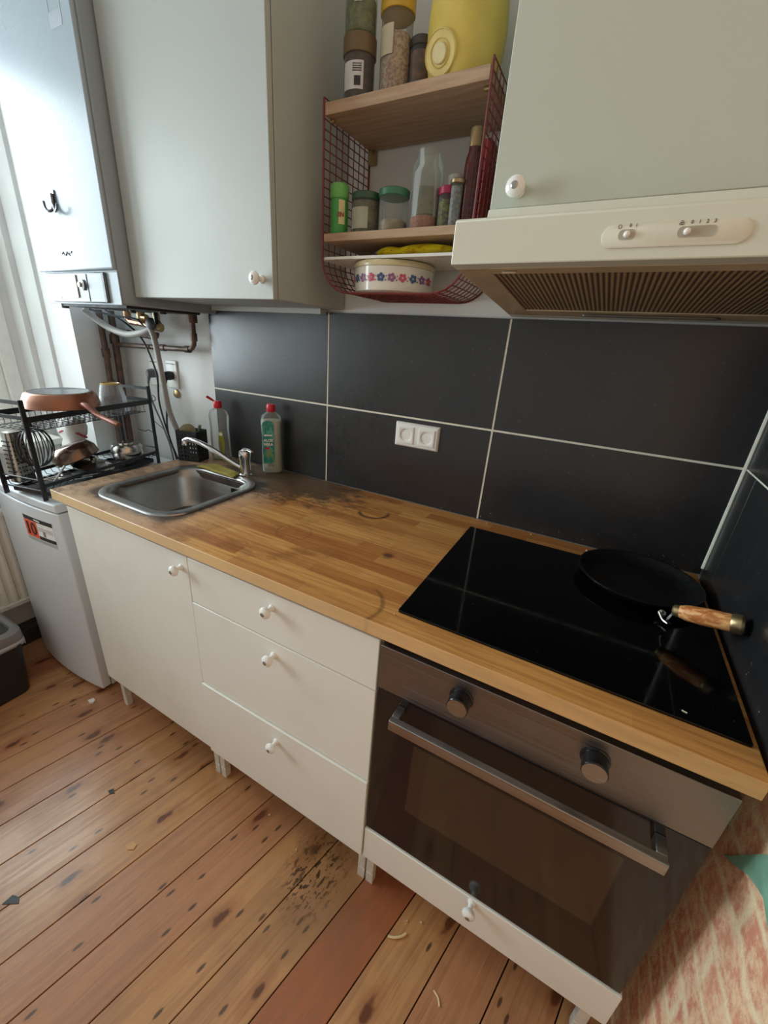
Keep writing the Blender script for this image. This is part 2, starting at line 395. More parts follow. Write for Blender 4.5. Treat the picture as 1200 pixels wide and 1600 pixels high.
# ================================================================== the room
# floor boards
def build_floor():
    mb = MB(); bm = mb.bm; uvl = bm.loops.layers.uv.new('UVMap'); cl = bm.loops.layers.float_color.new('tint')
    rnd = random.Random(3); a = math.radians(76.5); u = Vector((math.cos(a), math.sin(a), 0)); v = Vector((math.sin(a), -math.cos(a), 0))
    wid = .1305; o = Vector((-.98+.048, .06, F))
    for k in range(-12, 16):
        L0 = -2.6
        b0 = k*wid+.0015; b1 = (k+1)*wid-.0015; to = rnd.random()*20; tint = (rnd.random(), rnd.random(), rnd.random(), 1)
        if k in (-12,): tint = (0, 0, 0, 1)
        if k == 7: tint = (0, 1, 0, 1)
        elif k in (4, 5, 6, 8, 9, 3, 2): tint = (tint[0], .2, tint[2], 1)
        P = [o+u*L0+v*b0, o+u*L0+v*b1, o+u*1.1+v*b1, o+u*1.1+v*b0]
        top = [bm.verts.new(p) for p in P]; bot = [bm.verts.new(p-Vector((0, 0, .02))) for p in P]
        fs = [bm.faces.new(top)] + [bm.faces.new((top[i], bot[i], bot[(i+1) % 4], top[(i+1) % 4])) for i in range(4)]
        for f in fs:
            for l in f.loops:
                q = l.vert.co - o; l[uvl].uv = (q.dot(u)+to, q.dot(v)+k*.37); l[cl] = tint
    return mb
fl = struct('floor', build_floor(), M_floor, bevel=.0012, smooth=False)
sub = MB(); sub.box(-2.2, .75, -2.6, .8, F-.06, F-.021); struct('floor', sub, simple('floor_gap_dirt', (.02, .014, .01), .9), fl)
WZ = 3.0
m = MB(); m.box(-2.3, .80, D+.012, D+.2, F-.05, WZ); struct('wall_back', m, M_wall)
m = MB(); m.box(XR+.040, XR+.19, -2.4, D+.012, F-.05, WZ); struct('wall_right', m, M_brick)
m = MB(); m.box(-2.5, .75, -2.4, D+.2, WZ, WZ+.1); struct('ceiling', m, M_ceil)
# left wall: pier beside the pipes, parapet under the window, lintel, far pier and the stepped reveal
m = MB()
prof = [(-1.80, D+.02), (-1.80, .438), (-1.998, .438), (-2.004, .425), (-2.03, .418), (-2.12, .418), (-2.125, .395), (-2.2, .385), (-2.21, .36), (-2.32, .36), (-2.45, .36), (-2.45, D+.02)]
m.poly(prof, 2, F-.05, WZ)
m.box(-2.4, -1.98, -2.4, .36, F-.05, .90); m.box(-2.4, -1.80, -2.4, -1.50, F-.05, WZ); m.box(-2.4, -1.80, -1.50, .437, 2.70, WZ)
struct('wall_left', m, M_wall)
m = MB(); m.box(-2.3, -1.93, -1.498, .358, .90, .93); struct('trim_1', m, M_plwh, bevel=.004)
# window frame with two casements
wx = -2.24
m = MB()
m.box(wx-.03, wx+.04, .30, .359, .93, 2.69); m.box(wx-.03, wx+.04, -1.498, -1.44, .93, 2.69); m.box(wx-.03, wx+.04, -1.44, .30, 2.63, 2.69); m.box(wx-.03, wx+.04, -1.44, .30, .93, .99); m.box(wx-.03, wx+.05, -.61, -.53, .99, 2.63)
win = struct('window_1', m, M_plwh, bevel=.004)
for a, b in ((-1.44, -.61), (-.53, .30)):
    m = MB(); m.box(wx-.02, wx+.025, a, a+.05, .99, 2.63); m.box(wx-.02, wx+.025, b-.05, b, .99, 2.63); m.box(wx-.02, wx+.025, a+.05, b-.05, .99, 1.04); m.box(wx-.02, wx+.025, a+.05, b-.05, 2.58, 2.63)
    s = struct('window_sash', m, M_plwh, win, bevel=.003)
    m = MB(); m.box(wx-.003, wx+.003, a+.05, b-.05, 1.04, 2.58); struct('window_pane', m, glassy('window_glass', (.97, .99, .98), .02, .02), win)

# tiled splashback: big dark tiles, proud of the painted wall, light grout between
j = [-1.175, -.5917, .0108, XR-.003]; zr = [H+.001, 1.2197, 1.5238]; g_ = .0029
m = MB(); m.box(j[0]+.001, j[3], D+.0012, D+.0119, zr[0], zr[2]-.001); gr = struct('trim_2', m, M_grout)
m = MB()
for a, b in zip(j, j[1:]):
    for c, d in zip(zr, zr[1:]):
        m.box(a+(g_ if a > j[0] else 0), b-(g_ if b < j[3] else 0), D, D+.0105, c+(g_ if c > zr[0] else 0), d-(g_ if d < zr[2] else 0))
struct('splashback_tiles', m, M_tile, gr, bevel=.0006)
m = MB(); m.box(XR+.001, XR+.0395, .0, D, .905, 1.5238); gs = struct('trim_3', m, M_grout)
m = MB(); ys = [.004, .5457, D-.004]
for a, b, ga, gb in ((.0, .546, 0, .0013), (.546, D-.002, .0013, 0)):
    for c, d in ((.905, zr[1]), (zr[1], zr[2])): m.box(XR, XR+.005, a+ga, b-gb, c+(.002 if c > 1 else 0), d-(.002 if d < 1.4 else 0))
struct('side_tiles', m, M_tile, gs, bevel=.0005)
m = MB(); m.tube([(XR-.002, D-.002, H+.02), (XR-.002, D-.002, 1.52)], .0048, 8); struct('trim_4', m, M_sil)
# what is left of the mint paint on the brick wall
pts = [(.037, .711), (.02, .733), (-.012, .79), (-.035, .83), (-.08, .89), (-.3, 1.1), (-.5, .95), (-.3, .80), (-.12, .79), (-.08, .800), (-.066, .794), (-.035, .776), (.0, .742)]
pts = [(p[0]+.040, p[1]-.045) for p in pts]; m = MB(); m.poly(pts, 0, XR+.035, XR+.043); struct('trim_5', m, M_green, smooth=False)

# ================================================================== base cabinets and worktop
def knob_mb(c, d=(0, -1, 0), s=1.0):
    m = MB(); m.lathe([(.0095*s, 0), (.0095*s, .003*s), (.0062*s, .006*s), (.0058*s, .014*s), (.0125*s, .019*s), (.0155*s, .024*s), (.0150*s, .029*s), (.0105*s, .033*s), (.0060*s, .0345*s)], c, d, 28); return m
def knob(parent, c, d=(0, -1, 0), s=1.0):
    k = part('knob', knob_mb(c, d, s), M_knob, parent)
    pm = MB(); pm.lathe([(.0058*s, 0), (.0055*s, .0016*s), (.003*s, .003*s)], Vector(c)+Vector(d)*.0335*s, d, 16)
    part('knob_pin', pm, M_screw, parent, label='small metal pin in the knob')
    return k
def leg_mb(x, y, ztop, w=.023):
    m = MB(); m.box(x-w/2, x+w/2, y-w/2, y+w/2, F, F+.045); m.box(x-w/2+.002, x+w/2-.002, y-w/2+.002, y+w/2-.002, F+.045, F+.049); m.box(x-w/2, x+w/2, y-w/2, y+w/2, F+.049, ztop); return m
def carcass(x0, x1, z0, z1, y0=.018, y1=D-.02, t=.016):
    m = MB(); m.box(x0, x0+t, y0, y1, z0, z1); m.box(x1-t, x1, y0, y1, z0, z1); m.box(x0+t, x1-t, y0, y1, z0, z0+t); m.box(x0+t, x1-t, y1-.006, y1, z0+t, z1); m.box(x0+t, x1-t, y0, y0+.08, z1-t, z1); return m
ZB, ZT = .136, .878
sc = thing('sink_cabinet', 'white base cabinet with one door, under the sink and beside the fridge', 'cabinet', (-.9, .3, F))
part('carcass', carcass(-1.197, -.601, ZB+.01, ZT+.012), M_lam, sc, .001)
m = MB(); m.box(-1.198, -.6005, 0, .0175, ZB, ZT); dr = part('door', m, M_lam, sc, .0015)
knob(dr, (-.627, 0, .838))
for x, y in ((-1.165, .036), (-.616, .036), (-1.16, .52), (-.64, .52)): part('leg', leg_mb(x, y, ZB+.01), M_leg, sc, .0015)
dc = thing('drawer_cabinet', 'white base cabinet of three drawers between the sink cabinet and the oven', 'cabinet', (-.3, .3, F))
part('carcass', carcass(-.599, -.0015, ZB+.01, ZT+.012), M_lam, dc, .001)
for (z0, z1, yo, kz) in ((.7365, ZT, 0, .838), (.4385, .7335, -.001, .692), (ZB, .4345, -.006, .383)):
    m = MB(); m.box(-.5975, -.003, yo, yo+.0175, z0, z1); d = part('drawer', m, M_lam, dc, .0015)
    b = MB(); b.box(-.57, -.03, yo+.018, .5, z0+.02, z0+.028); b.box(-.57, -.562, yo+.018, .5, z0+.028, z1-.03); b.box(-.038, -.03, yo+.018, .5, z0+.028, z1-.03); part('drawer_box', b, M_lam, d)
    knob(d, (-.297, yo, kz))
for x, y in ((-.587, .036), (-.0145, .036), (-.56, .52), (-.03, .52)): part('leg', leg_mb(x, y, ZB+.01), M_leg, dc, .0015)
oc = thing('oven_cabinet', 'white cabinet shell with one low drawer, holding the built-in oven', 'cabinet', (.3, .3, F))
m = MB(); m.box(.0015, .0175, .03, D-.02, ZB+.01, ZT+.012); m.box(.585, .601, .03, D-.02, ZB+.01, ZT+.012); m.box(.0175, .585, .03, D-.02, ZB+.01, ZB+.026); m.box(.0175, .585, .035, D-.02, .256, .262); part('carcass', m, M_lam, oc, .001)
m = MB(); m.box(.0005, .6, -.003, .0165, ZB, .2605); d = part('drawer', m, M_lam, oc, .0015)
b = MB(); b.box(.03, .57, .017, .5, ZB+.03, ZB+.04); part('drawer_box', b, M_lam, d)
knob(d, (.292, -.003, .248))
for x, y in ((.0135, .036), (.575, .036), (.03, .52), (.565, .52)): part('leg', leg_mb(x, y, ZB+.01), M_leg, oc, .0015)

# oven
ov = thing('oven', 'built-in oven with brushed steel panel, two knobs and a dark glass door', 'oven', (.3, .3, .2625))
m = MB(); m.box(.02, .582, .04, .56, .2625, .866); part('housing', m, M_dgrey, ov)
m = MB(); m.box(.003, .597, .022, .04, .8705, .889); part('gap_strip', m, M_dgrey, ov, label='dark gap strip above the panel')  # dark strip filling the gap above the oven panel
m = MB(); m.box(.003, .595, -.002, .0395, .7555, .87); cp = part('control_panel', m, M_panel, ov, .0015)
for x in (.181, .413):
    m = MB(); m.lathe([(.0235, 0), (.0235, .002), (.0205, .003), (.0205, .028), (.0195, .0292)], (x, -.002, .8275), (0, -1, 0), 36); m.box(x-.0012, x+.0012, -.0305, -.006, .8475, .8495)
    k = part('knob', m, simple('knob_black_gloss', (.01, .01, .011), .15), cp)
    m = MB(); m.lathe([(.0188, 0), (.0188, .001)], (x, -.0311, .8275), (0, -1, 0), 36); f = part('knob_face', m, M_handle, cp, label='brushed steel knob face')
m = MB(); m.box(.003, .595, .0, .0195, .2665, .7525); door = part('door', m, M_oglass, ov, .001)
m = MB(); m.box(.003, .595, .021, .039, .2665, .7525); part('door_frame', m, M_dgrey, ov)
m = MB()
m.poly([(.055, -.0485), (.541, -.0485), (.541, -.0335), (.055, -.0335)], 2, .708, .733)
for x in (.055, .525): m.box(x, x+.016 if x < .3 else x+.016, -.0335, .0, .709, .732)
part('handle', m, M_handle, door, .0012)

# worktop with the sink cut-out
def worktop():
    m = MB(); bm = m.bm; xs = [-1.2467, -1.105, -.765, .6045]; ys = [-.0154, .085, .415, D-.003]; z1, z0 = H, H-.034
    V = {}
    for i, x in enumerate(xs):
        for k, y in enumerate(ys):
            V[i, k, 1] = bm.verts.new((x, y, z1)); V[i, k, 0] = bm.verts.new((x, y, z0))
    for i in range(3):
        for k in range(3):
            if (i, k) == (1, 1): continue
            bm.faces.new([V[i, k, 1], V[i+1, k, 1], V[i+1, k+1, 1], V[i, k+1, 1]]); bm.faces.new([V[i, k+1, 0], V[i+1, k+1, 0], V[i+1, k, 0], V[i, k, 0]])
    def side(a, b): bm.faces.new([V[a[0], a[1], 0], V[b[0], b[1], 0], V[b[0], b[1], 1], V[a[0], a[1], 1]])
    for i in range(3): side((i, 0), (i+1, 0)); side((i+1, 3), (i, 3)); side((3, i), (3, i+1)); side((0, i+1), (0, i))
    side((1, 1), (1, 2)); side((1, 2), (2, 2)); side((2, 2), (2, 1)); side((2, 1), (1, 1))
    return m
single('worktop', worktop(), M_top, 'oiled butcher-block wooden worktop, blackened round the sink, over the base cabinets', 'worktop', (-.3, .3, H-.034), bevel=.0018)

# sink
sx, sy = -.937, .250
sk = thing('sink', 'small square stainless steel sink with rounded corners set in the worktop', 'sink', (sx, sy, H))
R = lambda w, d, r, z: rrect(sx, sy, w, d, r, z, 8)
m = MB(); m.loft([R(.408, .416, .095, H+.0008), R(.404, .412, .093, H+.0052), R(.392, .400, .088, H+.0066), R(.352, .360, .078, H+.0050), R(.344, .352, .076, H+.001), R(.334, .338, .075, H-.012), R(.330, .328, .075, H-.03), R(.312, .31, .07, H-.115), R(.29, .29, .07, H-.138), R(.24, .24, .06, H-.147), R(.08, .08, .038, H-.150)], cap0=False)
part('basin', m, M_sink, sk)
m = MB(); m.lathe([(.041, 0), (.041, .002), (.03, .0035), (.02, .001)], (sx, sy, H-.1495), (0, 0, 1), 28); part('drain', m, M_polst, sk)
m = MB()
for k in range(7):
    x = sx+.068+k*.0065; m.box(x-.0014, x+.0014, sy+.1585, sy+.1620, H-.052, H-.030) if k != 3 else m.lathe([(.004, 0), (.004, .003)], (x, sy+.1625, H-.041), (0, -1, 0), 12)
part('overflow_slots', m, M_black, sk, label='black overflow slots in the back of the basin')

# tap
fx, fy = -.878, .497
fa = thing('tap', 'chrome mixer tap with long curved spout swung to the left over the sink', 'tap', (fx, fy, H))
m = MB(); m.lathe([(.027, 0), (.027, .004), (.0225, .008), (.021, .02), (.0205, .062), (.0225, .068), (.0232, .085), (.021, .095), (.012, .101)], (fx, fy, H), (0, 0, 1), 32); part('body', m, M_chrome, fa)
m = MB(); m.tube(smoothpath([(fx-.012, fy-.002, H+.022), (fx-.06, fy-.010, H+.040), (fx-.15, fy-.026, H+.080), (fx-.22, fy-.036, H+.100), (fx-.27, fy-.040, H+.103), (fx-.292, fy-.040, H+.097)], 6), .0105, 14); m.lathe([(.013, 0), (.0135, .018), (.012, .024)], (fx-.292, fy-.040, H+.076), (0, 0, 1), 20); part('spout', m, M_chrome, fa)
m = MB(); m.tube([(fx, fy, H+.094), (fx+.01, fy-.004, H+.105), (fx+.035, fy-.014, H+.108), (fx+.066, fy-.026, H+.1075)], .008, 10, rad=[.016, .014, .009, .006], flat=.5); part('lever', m, M_chrome, fa)

# hob
m = MB(); m.loft([rrect(.3043, .296, .5818, .51, .004, z, 3) for z in (H+.0005, H+.0055)]); single('hob', m, M_hob, 'black ceramic glass hob let into the worktop above the oven', 'hob', (.3043, .296, H), bevel=.0012)

# crepe pan
px, py, pz = .452, .462, H+.006
pan = thing('crepe_pan', 'black iron pan with an orange wooden handle standing on the hob', 'pan', (px, py, pz))
def pr(r, z): r *= .955; return [(px+.003+r*math.cos(2*PI*k/56), py+r*.985*math.sin(2*PI*k/56), pz+z) for k in range(56)]
m = MB(); m.loft([pr(.100, .0008), pr(.112, .002), pr(.127, .014), pr(.136, .024), pr(.139, .0245), pr(.139, .0215+.006), pr(.134, .027), pr(.124, .017), pr(.110, .006), pr(.098, .0045)])
M_iron = simple('seasoned_black_iron', (.010, .010, .011), .38, .4, .3, 90, .15)
part('pan_body', m, M_iron, pan)
hd = Vector((.142, -.028, .058)).normalized()
h0 = Vector((px+.072, py-.128, pz+.024)); h1 = Vector((.512, .287, pz+.052)); h2 = Vector((.594, .262, pz+.073))
m = MB(); m.lathe([(.007, 0), (.008, .003), (.005, .005)], (px+.045, py-.128, pz+.012), (.2, -1, .4), 12)
part('rivet', m, M_polst, pan)
m = MB(); m.tube(smoothpath([(px+.040, py-.132, pz+.016), (px+.048, py-.148, pz+.008), (px+.058, py-.160, pz+.010), (px+.050, py-.166, pz+.020), tuple(h1.lerp(Vector((px+.05, py-.15, pz+.02)), .4)), tuple(h1)], 6), .0028, 8); part('handle_wire', m, M_polst, pan)
dh = (h2-h1).normalized(); m = MB()
Lh = (h2-h1).length
m.lathe([(.0115, 0), (.0155, .012), (.0175, Lh*.5), (.0165, Lh-.012), (.0155, Lh-.004)], h1, dh, 24); part('handle_grip', m, M_hwood, pan, label='orange varnished wooden grip')
m = MB(); m.lathe([(.0085, -.010), (.0115, -.007), (.0120, .001), (.010, .003)], h1, dh, 24); part('handle_ferrule', m, M_brass, pan, label='dull brass ferrule'); m = MB(); m.lathe([(.0158, Lh-.010), (.0182, Lh-.006), (.0186, Lh+.006), (.0145, Lh+.010)], h1, dh, 24)
part('handle_end_cap', m, M_brass, pan, label='dull brass end cap')
m = MB(); m.lathe([(.0098, 0), (.0094, .0012)], h2+dh*.0098, dh, 20); part('handle_hole', m, simple('dark_recess', (.03, .02, .012), .7), pan)

# double socket on the tiles
sk2 = thing('double_socket', 'white double power socket on the dark tiles above the worktop', 'socket', (-.228, D, 1.164))
x0, x1, z0, z1 = -.3055, -.150, 1.1245, 1.2045
m = MB()
def rr2(w, h, y, r=.003): return [(p[0], y, p[1]) for p in rrect((x0+x1)/2, (z0+z1)/2, w, h, r, 0, 3)]
m.loft([rr2(x1-x0, z1-z0, D-.0003), rr2(x1-x0, z1-z0, D-.004), rr2(x1-x0-.008, z1-z0-.008, D-.0095), rr2(x1-x0-.016, z1-z0-.016, D-.0105)]); fr = part('frame', m, M_plwh, sk2)
for cx in (-.2645, -.1910):
    m = MB(); cz = 1.1645
    sq = lambda w, y, r=.002: [(p[0], y, p[1]) for p in rrect(cx, cz, w, w, r, 0, 7)]
    ci = lambda r, y: [(p[0], y, p[1]) for p in rrect(cx, cz, 2*r, 2*r, r, 0, 7)]
    m.loft([sq(.056, D-.0108), sq(.056, D-.0128), sq(.053, D-.0135), ci(.0205, D-.0135), ci(.0195, D-.0128), ci(.019, D+.002-.0035)], cap0=False); s = part('socket_insert', m, M_plwh, sk2)
    m = MB()
    for dx in (-.0095, .0095): m.lathe([(.0027, 0), (.0027, .0008)], (cx+dx, D-.0017, cz), (0, -1, 0), 10)
    m.box(cx-.003, cx+.003, D-.0035, D-.0016, cz+.0155, cz+.0185); m.box(cx-.003, cx+.003, D-.0035, D-.0016, cz-.0185, cz-.0155); m.lathe([(.0018, 0), (.0018, .0008)], (cx, D-.0017, cz), (0, -1, 0), 8)
    part('socket_contacts', m, M_black, s)

# ================================================================== fridge
fx0, fx1 = -1.79, -1.303
fr = thing('fridge', 'small white fridge at the left end of the worktop, with energy sticker on its door', 'fridge', (-1.545, .3, F))
m = MB(); m.box(fx0+.004, fx1-.004, .052, .60, F+.012, .815); part('cabinet', m, M_appl, fr, .004)
def bow(z, x0, x1, y0, yb, bulge, n=10):
    pts = [(x0+(x1-x0)*i/n, y0-bulge*math.sin(PI*i/n)**.8, z) for i in range(n+1)]
    return pts+[(x1, yb, z), (x0, yb, z)]
m = MB(); m.loft([bow(z, fx0, fx1, .012, .048, .020) for z in (F+.022, .8115)]); fd = part('door', m, M_appl, fr, .005, seg=3)
m = MB(); m.loft([bow(z, fx0, fx1, .008, .615, .014) for z in (.8155, .848)]); part('top', m, M_appl, fr, .006, seg=3)
for x in (fx0+.05, fx1-.05):
    for y in (.1, .55): m = MB(); m.cyl((x, y, F), (x, y, F+.014), .015); part('foot', m, M_dgrey, fr)
# sticker
def on_door(x): t = (x-fx0)/(fx1-fx0); return .012-.020*math.sin(PI*t)**.8
sx0, sx1, sz0, sz1 = -1.535, -1.352, .663, .766
def sheet(x0, x1, z0, z1, off, n=8):
    m = MB(); bm = m.bm; c = []
    for i in range(n+1):
        x = x0+(x1-x0)*i/n; y = on_door(x)-off; c.append((bm.verts.new((x, y, z0)), bm.verts.new((x, y, z1))))
    for a, b in zip(c, c[1:]): bm.faces.new((a[0], b[0], b[1], a[1]))
    r = bmesh.ops.extrude_face_region(bm, geom=list(bm.faces)); bmesh.ops.translate(bm, verts=[v for v in r['geom'] if isinstance(v, bmesh.types.BMVert)], vec=(0, -.0003, 0)); return m
st = part('energy_sticker', sheet(sx0, sx1, sz0, sz1, .0002), simple('sticker_white', srgb(235, 235, 232), .4), fd, label='white energy sticker with orange 10 and black bars')
M_or = simple('sticker_orange', srgb(232, 86, 48), .4); M_ink = simple('printed_black', (.015, .015, .018), .45)
def stk(name, x0, x1, z0, z1, mt, off=.0006): o = part(name, sheet(x0, x1, z0, z1, off), mt, fd)
stk('sticker_band', sx0, sx1, sz1-.017, sz1, M_ink); stk('sticker_number_field', sx0, -1.452, sz0+.016, sz1-.018, M_or); stk('sticker_band', -1.450, sx1, sz0+.016, sz0+.031, M_ink); stk('sticker_foil', sx0, sx1, sz0, sz0+.014, simple('sticker_grey', srgb(170, 175, 178), .4)); stk('sticker_band', -1.42, -1.405, sz0+.034, sz0+.056, M_grey)
for zz in (.723, .717, .729): stk('sticker_line', -1.448, -1.36, zz, zz+.0022, simple('sticker_line_grey', (.35, .3, .3), .5))
m = MB(); m.text('10', Matrix.Translation((-1.495, on_door(-1.495)-.0019, .713)) @ Matrix.Rotation(.055, 4, 'Z') @ Matrix.Rotation(PI/2, 4, 'X'), .072, .0003, .0012); part('sticker_number', m, M_ink, fd)
m = MB()
for k in range(8): m.box(-1.478+k*.0075, -1.4725+k*.0075, on_door(-1.45)-.0016, on_door(-1.45)-.0010, .7545, .7605)
part('sticker_print', m, M_plwh, fd)

# ================================================================== wall cabinets, boiler, hood
wl = thing('wall_cabinet', 'tall white wall cabinet above the sink, beside the boiler', 'cabinet', (-.825, .45, 1.531))
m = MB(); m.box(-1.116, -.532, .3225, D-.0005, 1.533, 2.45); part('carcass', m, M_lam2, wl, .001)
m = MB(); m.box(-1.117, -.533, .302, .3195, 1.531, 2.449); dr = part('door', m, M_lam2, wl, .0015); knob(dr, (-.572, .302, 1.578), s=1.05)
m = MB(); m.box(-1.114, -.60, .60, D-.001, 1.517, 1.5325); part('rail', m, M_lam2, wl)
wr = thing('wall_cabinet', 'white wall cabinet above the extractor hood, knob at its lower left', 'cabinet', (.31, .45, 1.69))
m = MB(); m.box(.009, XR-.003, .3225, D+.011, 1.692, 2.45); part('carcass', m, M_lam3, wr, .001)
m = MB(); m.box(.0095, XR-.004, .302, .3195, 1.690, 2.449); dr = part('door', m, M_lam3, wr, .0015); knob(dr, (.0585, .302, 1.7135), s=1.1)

# extractor hood
hd = thing('extractor_hood', 'white slim extractor hood with oval control plate, under the right wall cabinet', 'extractor hood', (.31, .4, 1.55))
hx0, hx1 = .0085, XR-.003; yF = .13
zf0, zf1 = 1.573, 1.633; zb = 1.5285
def hz(y): return zf0+(zb-zf0)*(y-yF)/(D-yF)
m = MB()
prof = [(yF, zf0), (yF, zf1), (yF+.004, zf1+.003), (.292, 1.668), (.298, 1.689), (D-.001, 1.689), (D-.001, zb), (D-.03, hz(D-.03)), (D-.03, hz(D-.03)+.012), (yF+.03, hz(yF+.03)+.012), (yF+.03, hz(yF+.03))]
m.poly(prof, 0, hx0, hx1); part('casing', m, M_hood, hd, .002)
m = MB()   # underside frame
for a, b, c, d in ((hx0+.001, hx0+.055, yF+.0305, D-.0305), (hx1-.055, hx1-.001, yF+.0305, D-.0305), (hx0+.055, hx1-.055, yF+.0305, yF+.065), (hx0+.055, hx1-.055, D-.1, D-.0305)):
    m.bm.verts.ensure_lookup_table(); V = [m.bm.verts.new(p) for p in ((a, c, hz(c)), (b, c, hz(c)), (b, d, hz(d)), (a, d, hz(d)), (a, c, hz(c)+.0115), (b, c, hz(c)+.0115), (b, d, hz(d)+.0115), (a, d, hz(d)+.0115))]
    for f in ((3,2,1,0),(4,5,6,7),(0,1,5,4),(1,2,6,5),(2,3,7,6),(3,0,4,7)): m.bm.faces.new([V[i] for i in f])
part('underside_frame', m, M_hoodin, hd, .001)
m = MB(); c, d = yF+.066, D-.101
V = [m.bm.verts.new(p) for p in ((hx0+.056, c, hz(c)+.002), (hx1-.056, c, hz(c)+.002), (hx1-.056, d, hz(d)+.002), (hx0+.056, d, hz(d)+.002), (hx0+.056, c, hz(c)+.010), (hx1-.056, c, hz(c)+.010), (hx1-.056, d, hz(d)+.010), (hx0+.056, d, hz(d)+.010))]
for f in ((3,2,1,0),(4,5,6,7),(0,1,5,4),(1,2,6,5),(2,3,7,6),(3,0,4,7)): m.bm.faces.new([V[i] for i in f])
fi = part('grease_filter', m, M_filter, hd)
m = MB(); m.box(.085, .108, yF+.042, yF+.052, hz(yF+.05)-.0035, hz(yF+.05)-.0005); part('filter_latch', m, M_hoodin, hd, .001)
m = MB(); m.loft([rrect(.32, D-.062, .27, .03, .014, hz(D-.062)-k*.004, 5) for k in (0, 1)]); part('lamp_lens', m, simple('lamp_lens', (.12, .10, .08), .25), hd)
# control plate: stadium with two recessed slider slots
cz = 1.6025-.0015; px0, px1 = .2265, .3925; pc = (px0+px1)/2
def stad(cx, w, h, y, r=None, z=cz): return [(p[0], y, p[1]) for p in rrect(cx, z, w, h, (r or h/2), 0, 8)]
cz = 1.6045
m = MB(); m.loft([stad(pc, px1-px0, .0275, yF-.0001), stad(pc, px1-px0, .0275, yF-.0022), stad(pc, px1-px0-.003, .0245, yF-.0030)]); pl = part('control_plate', m, simple('control_plate_cream', srgb(222, 220, 202), .35, 0, .03), hd, label='cream oval control plate with two sliders')
for a, b, kx in ((.2475, .2675, .2575), (.3155, .3570, .3255)):
    m = MB(); m.loft([stad((a+b)/2, b-a, .0125, yF-.0029, .005, cz-.002), stad((a+b)/2, b-a, .0125, yF-.0034, .005, cz-.002), stad((a+b)/2, b-a-.002, .0105, yF-.0031, .004, cz-.002)]); part('slider_slot', m, simple('slot_shade', srgb(178, 174, 156), .5), pl)
    m = MB(); m.sphere((kx, yF-.006, cz-.002), .0042, n=16); part('slider_knob', m, M_knob, pl)
def htext(s, x, z, size, ang=0): 
    m = MB(); m.text(s, Matrix.Translation((x, yF-.0033, z)) @ Matrix.Rotation(PI/2, 4, 'X'), size, .0002, .0001); part('printed_mark', m, simple('print_grey', (.12, .11, .10), .5), pl)
for s, x in (('0', .2595), ('1', .2665), ('0', .3285), ('1', .3365), ('2', .3445), ('3', .3525)): htext(s, x, cz+.0085, .0055)
m = MB()
m.tube([(.2470+.0020*math.cos(t*PI/6), yF-.0033, cz+.0078+.0024*math.sin(t*PI/6)) for t in range(12)], .0003, 4, closed=True)
part('printed_mark', m, simple('print_grey', (.12, .11, .10), .5), pl)
m = MB()
for t in range(3):
    a = PI/2+t*2*PI/3; m.tube([(.3175+.0014*math.cos(a)+.0013*math.cos(q*PI/4), yF-.0033, cz+.008+.0014*math.sin(a)+.0013*math.sin(q*PI/4)) for q in range(8)], .00035, 4, closed=True)
part('printed_mark', m, simple('print_grey', (.12, .11, .10), .5), pl)
for x in (.2, .235): m = MB(); m.lathe([(.0022, 0), (.0018, .001)], (x, .262, 1.6615), (0, -.25, 1), 10); part('screw', m, M_brass, hd)

# boiler
bo = thing('boiler', 'white gas boiler with rounded pale front on the wall left of the cabinet', 'boiler', (-1.36, .45, 1.5))
bx0, bx1 = -1.578, -1.127
M_boil = m_white('boiler_enamel', srgb(164, 178, 188), .26, .1, .25)
m = MB(); m.box(bx0+.004, bx1-.002, .262, D+.01, 1.505, 2.45); part('casing', m, M_boil, bo, .006)
m = MB(); m.box(bx0, bx1, .248, .2615, 1.602, 2.45); part('front_cover', m, M_boil, bo, .006, seg=4)
m = MB(); m.box(bx0+.008, bx1+.001, .258, .2618, 1.503, 1.598); part('lower_cover', m, M_boil, bo, .002)
M_bp = simple('boiler_panel_grey', srgb(92, 104, 112), .3, 0, .15, 20)
m = MB(); m.box(-1.520, -1.185, .250, .2578, 1.508, 1.596); cpn = part('control_panel', m, M_bp, bo, .003)
m = MB(); m.box(-1.455, -1.345, .2462, .2498, 1.522, 1.590); part('display_cover', m, M_plwh, cpn, .001)
m = MB(); m.lathe([(.016, 0), (.016, .006), (.008, .009), (.008, .014), (.003, .016)], (-1.311, .2498, 1.560), (0, -1, 0), 24); part('dial', m, M_polst, cpn)
for a, b, c, d in ((-1.462, -1.458, 1.52, 1.585), (-1.288, -1.284, 1.512, 1.592), (-1.199, -1.188, 1.510, 1.594)): m = MB(); m.box(a, b, .2485, .2499, c, d); part('panel_slot', m, M_black, cpn)
m = MB(); m.tube([(-1.395+.045*t/6, .2470, 1.650+.006*math.sin(t*1.9)) for t in range(7)], .0012, 5); m.tube([(-1.372, .247, 1.645), (-1.366, .247, 1.655), (-1.355, .247, 1.651), (-1.340, .247, 1.652), (-1.337, .247, 1.657)], .001, 5)
part('worn_badge', m, M_dgrey, bo)
m = MB(); m.box(-1.23, -1.228, .2474, .2478, 2.165, 2.33); m.box(-1.175, -1.173, .2474, .2478, 2.165, 2.33); m.box(-1.228, -1.175, .2474, .2478, 2.158, 2.19); part('tape_mark', m, simple('old_tape', srgb(168, 178, 190), .5), bo)
m = MB()
for x, y, r in ((-1.55, .30, .012), (-1.30, .40, .01), (-1.2, .45, .013), (-1.45, .5, .01)): m.cyl((x, y, 1.49), (x, y, 1.506), r)
m.box(bx0+.03, bx1-.03, .29, .58, 1.497, 1.5055); part('underside', m, M_dgrey, bo)
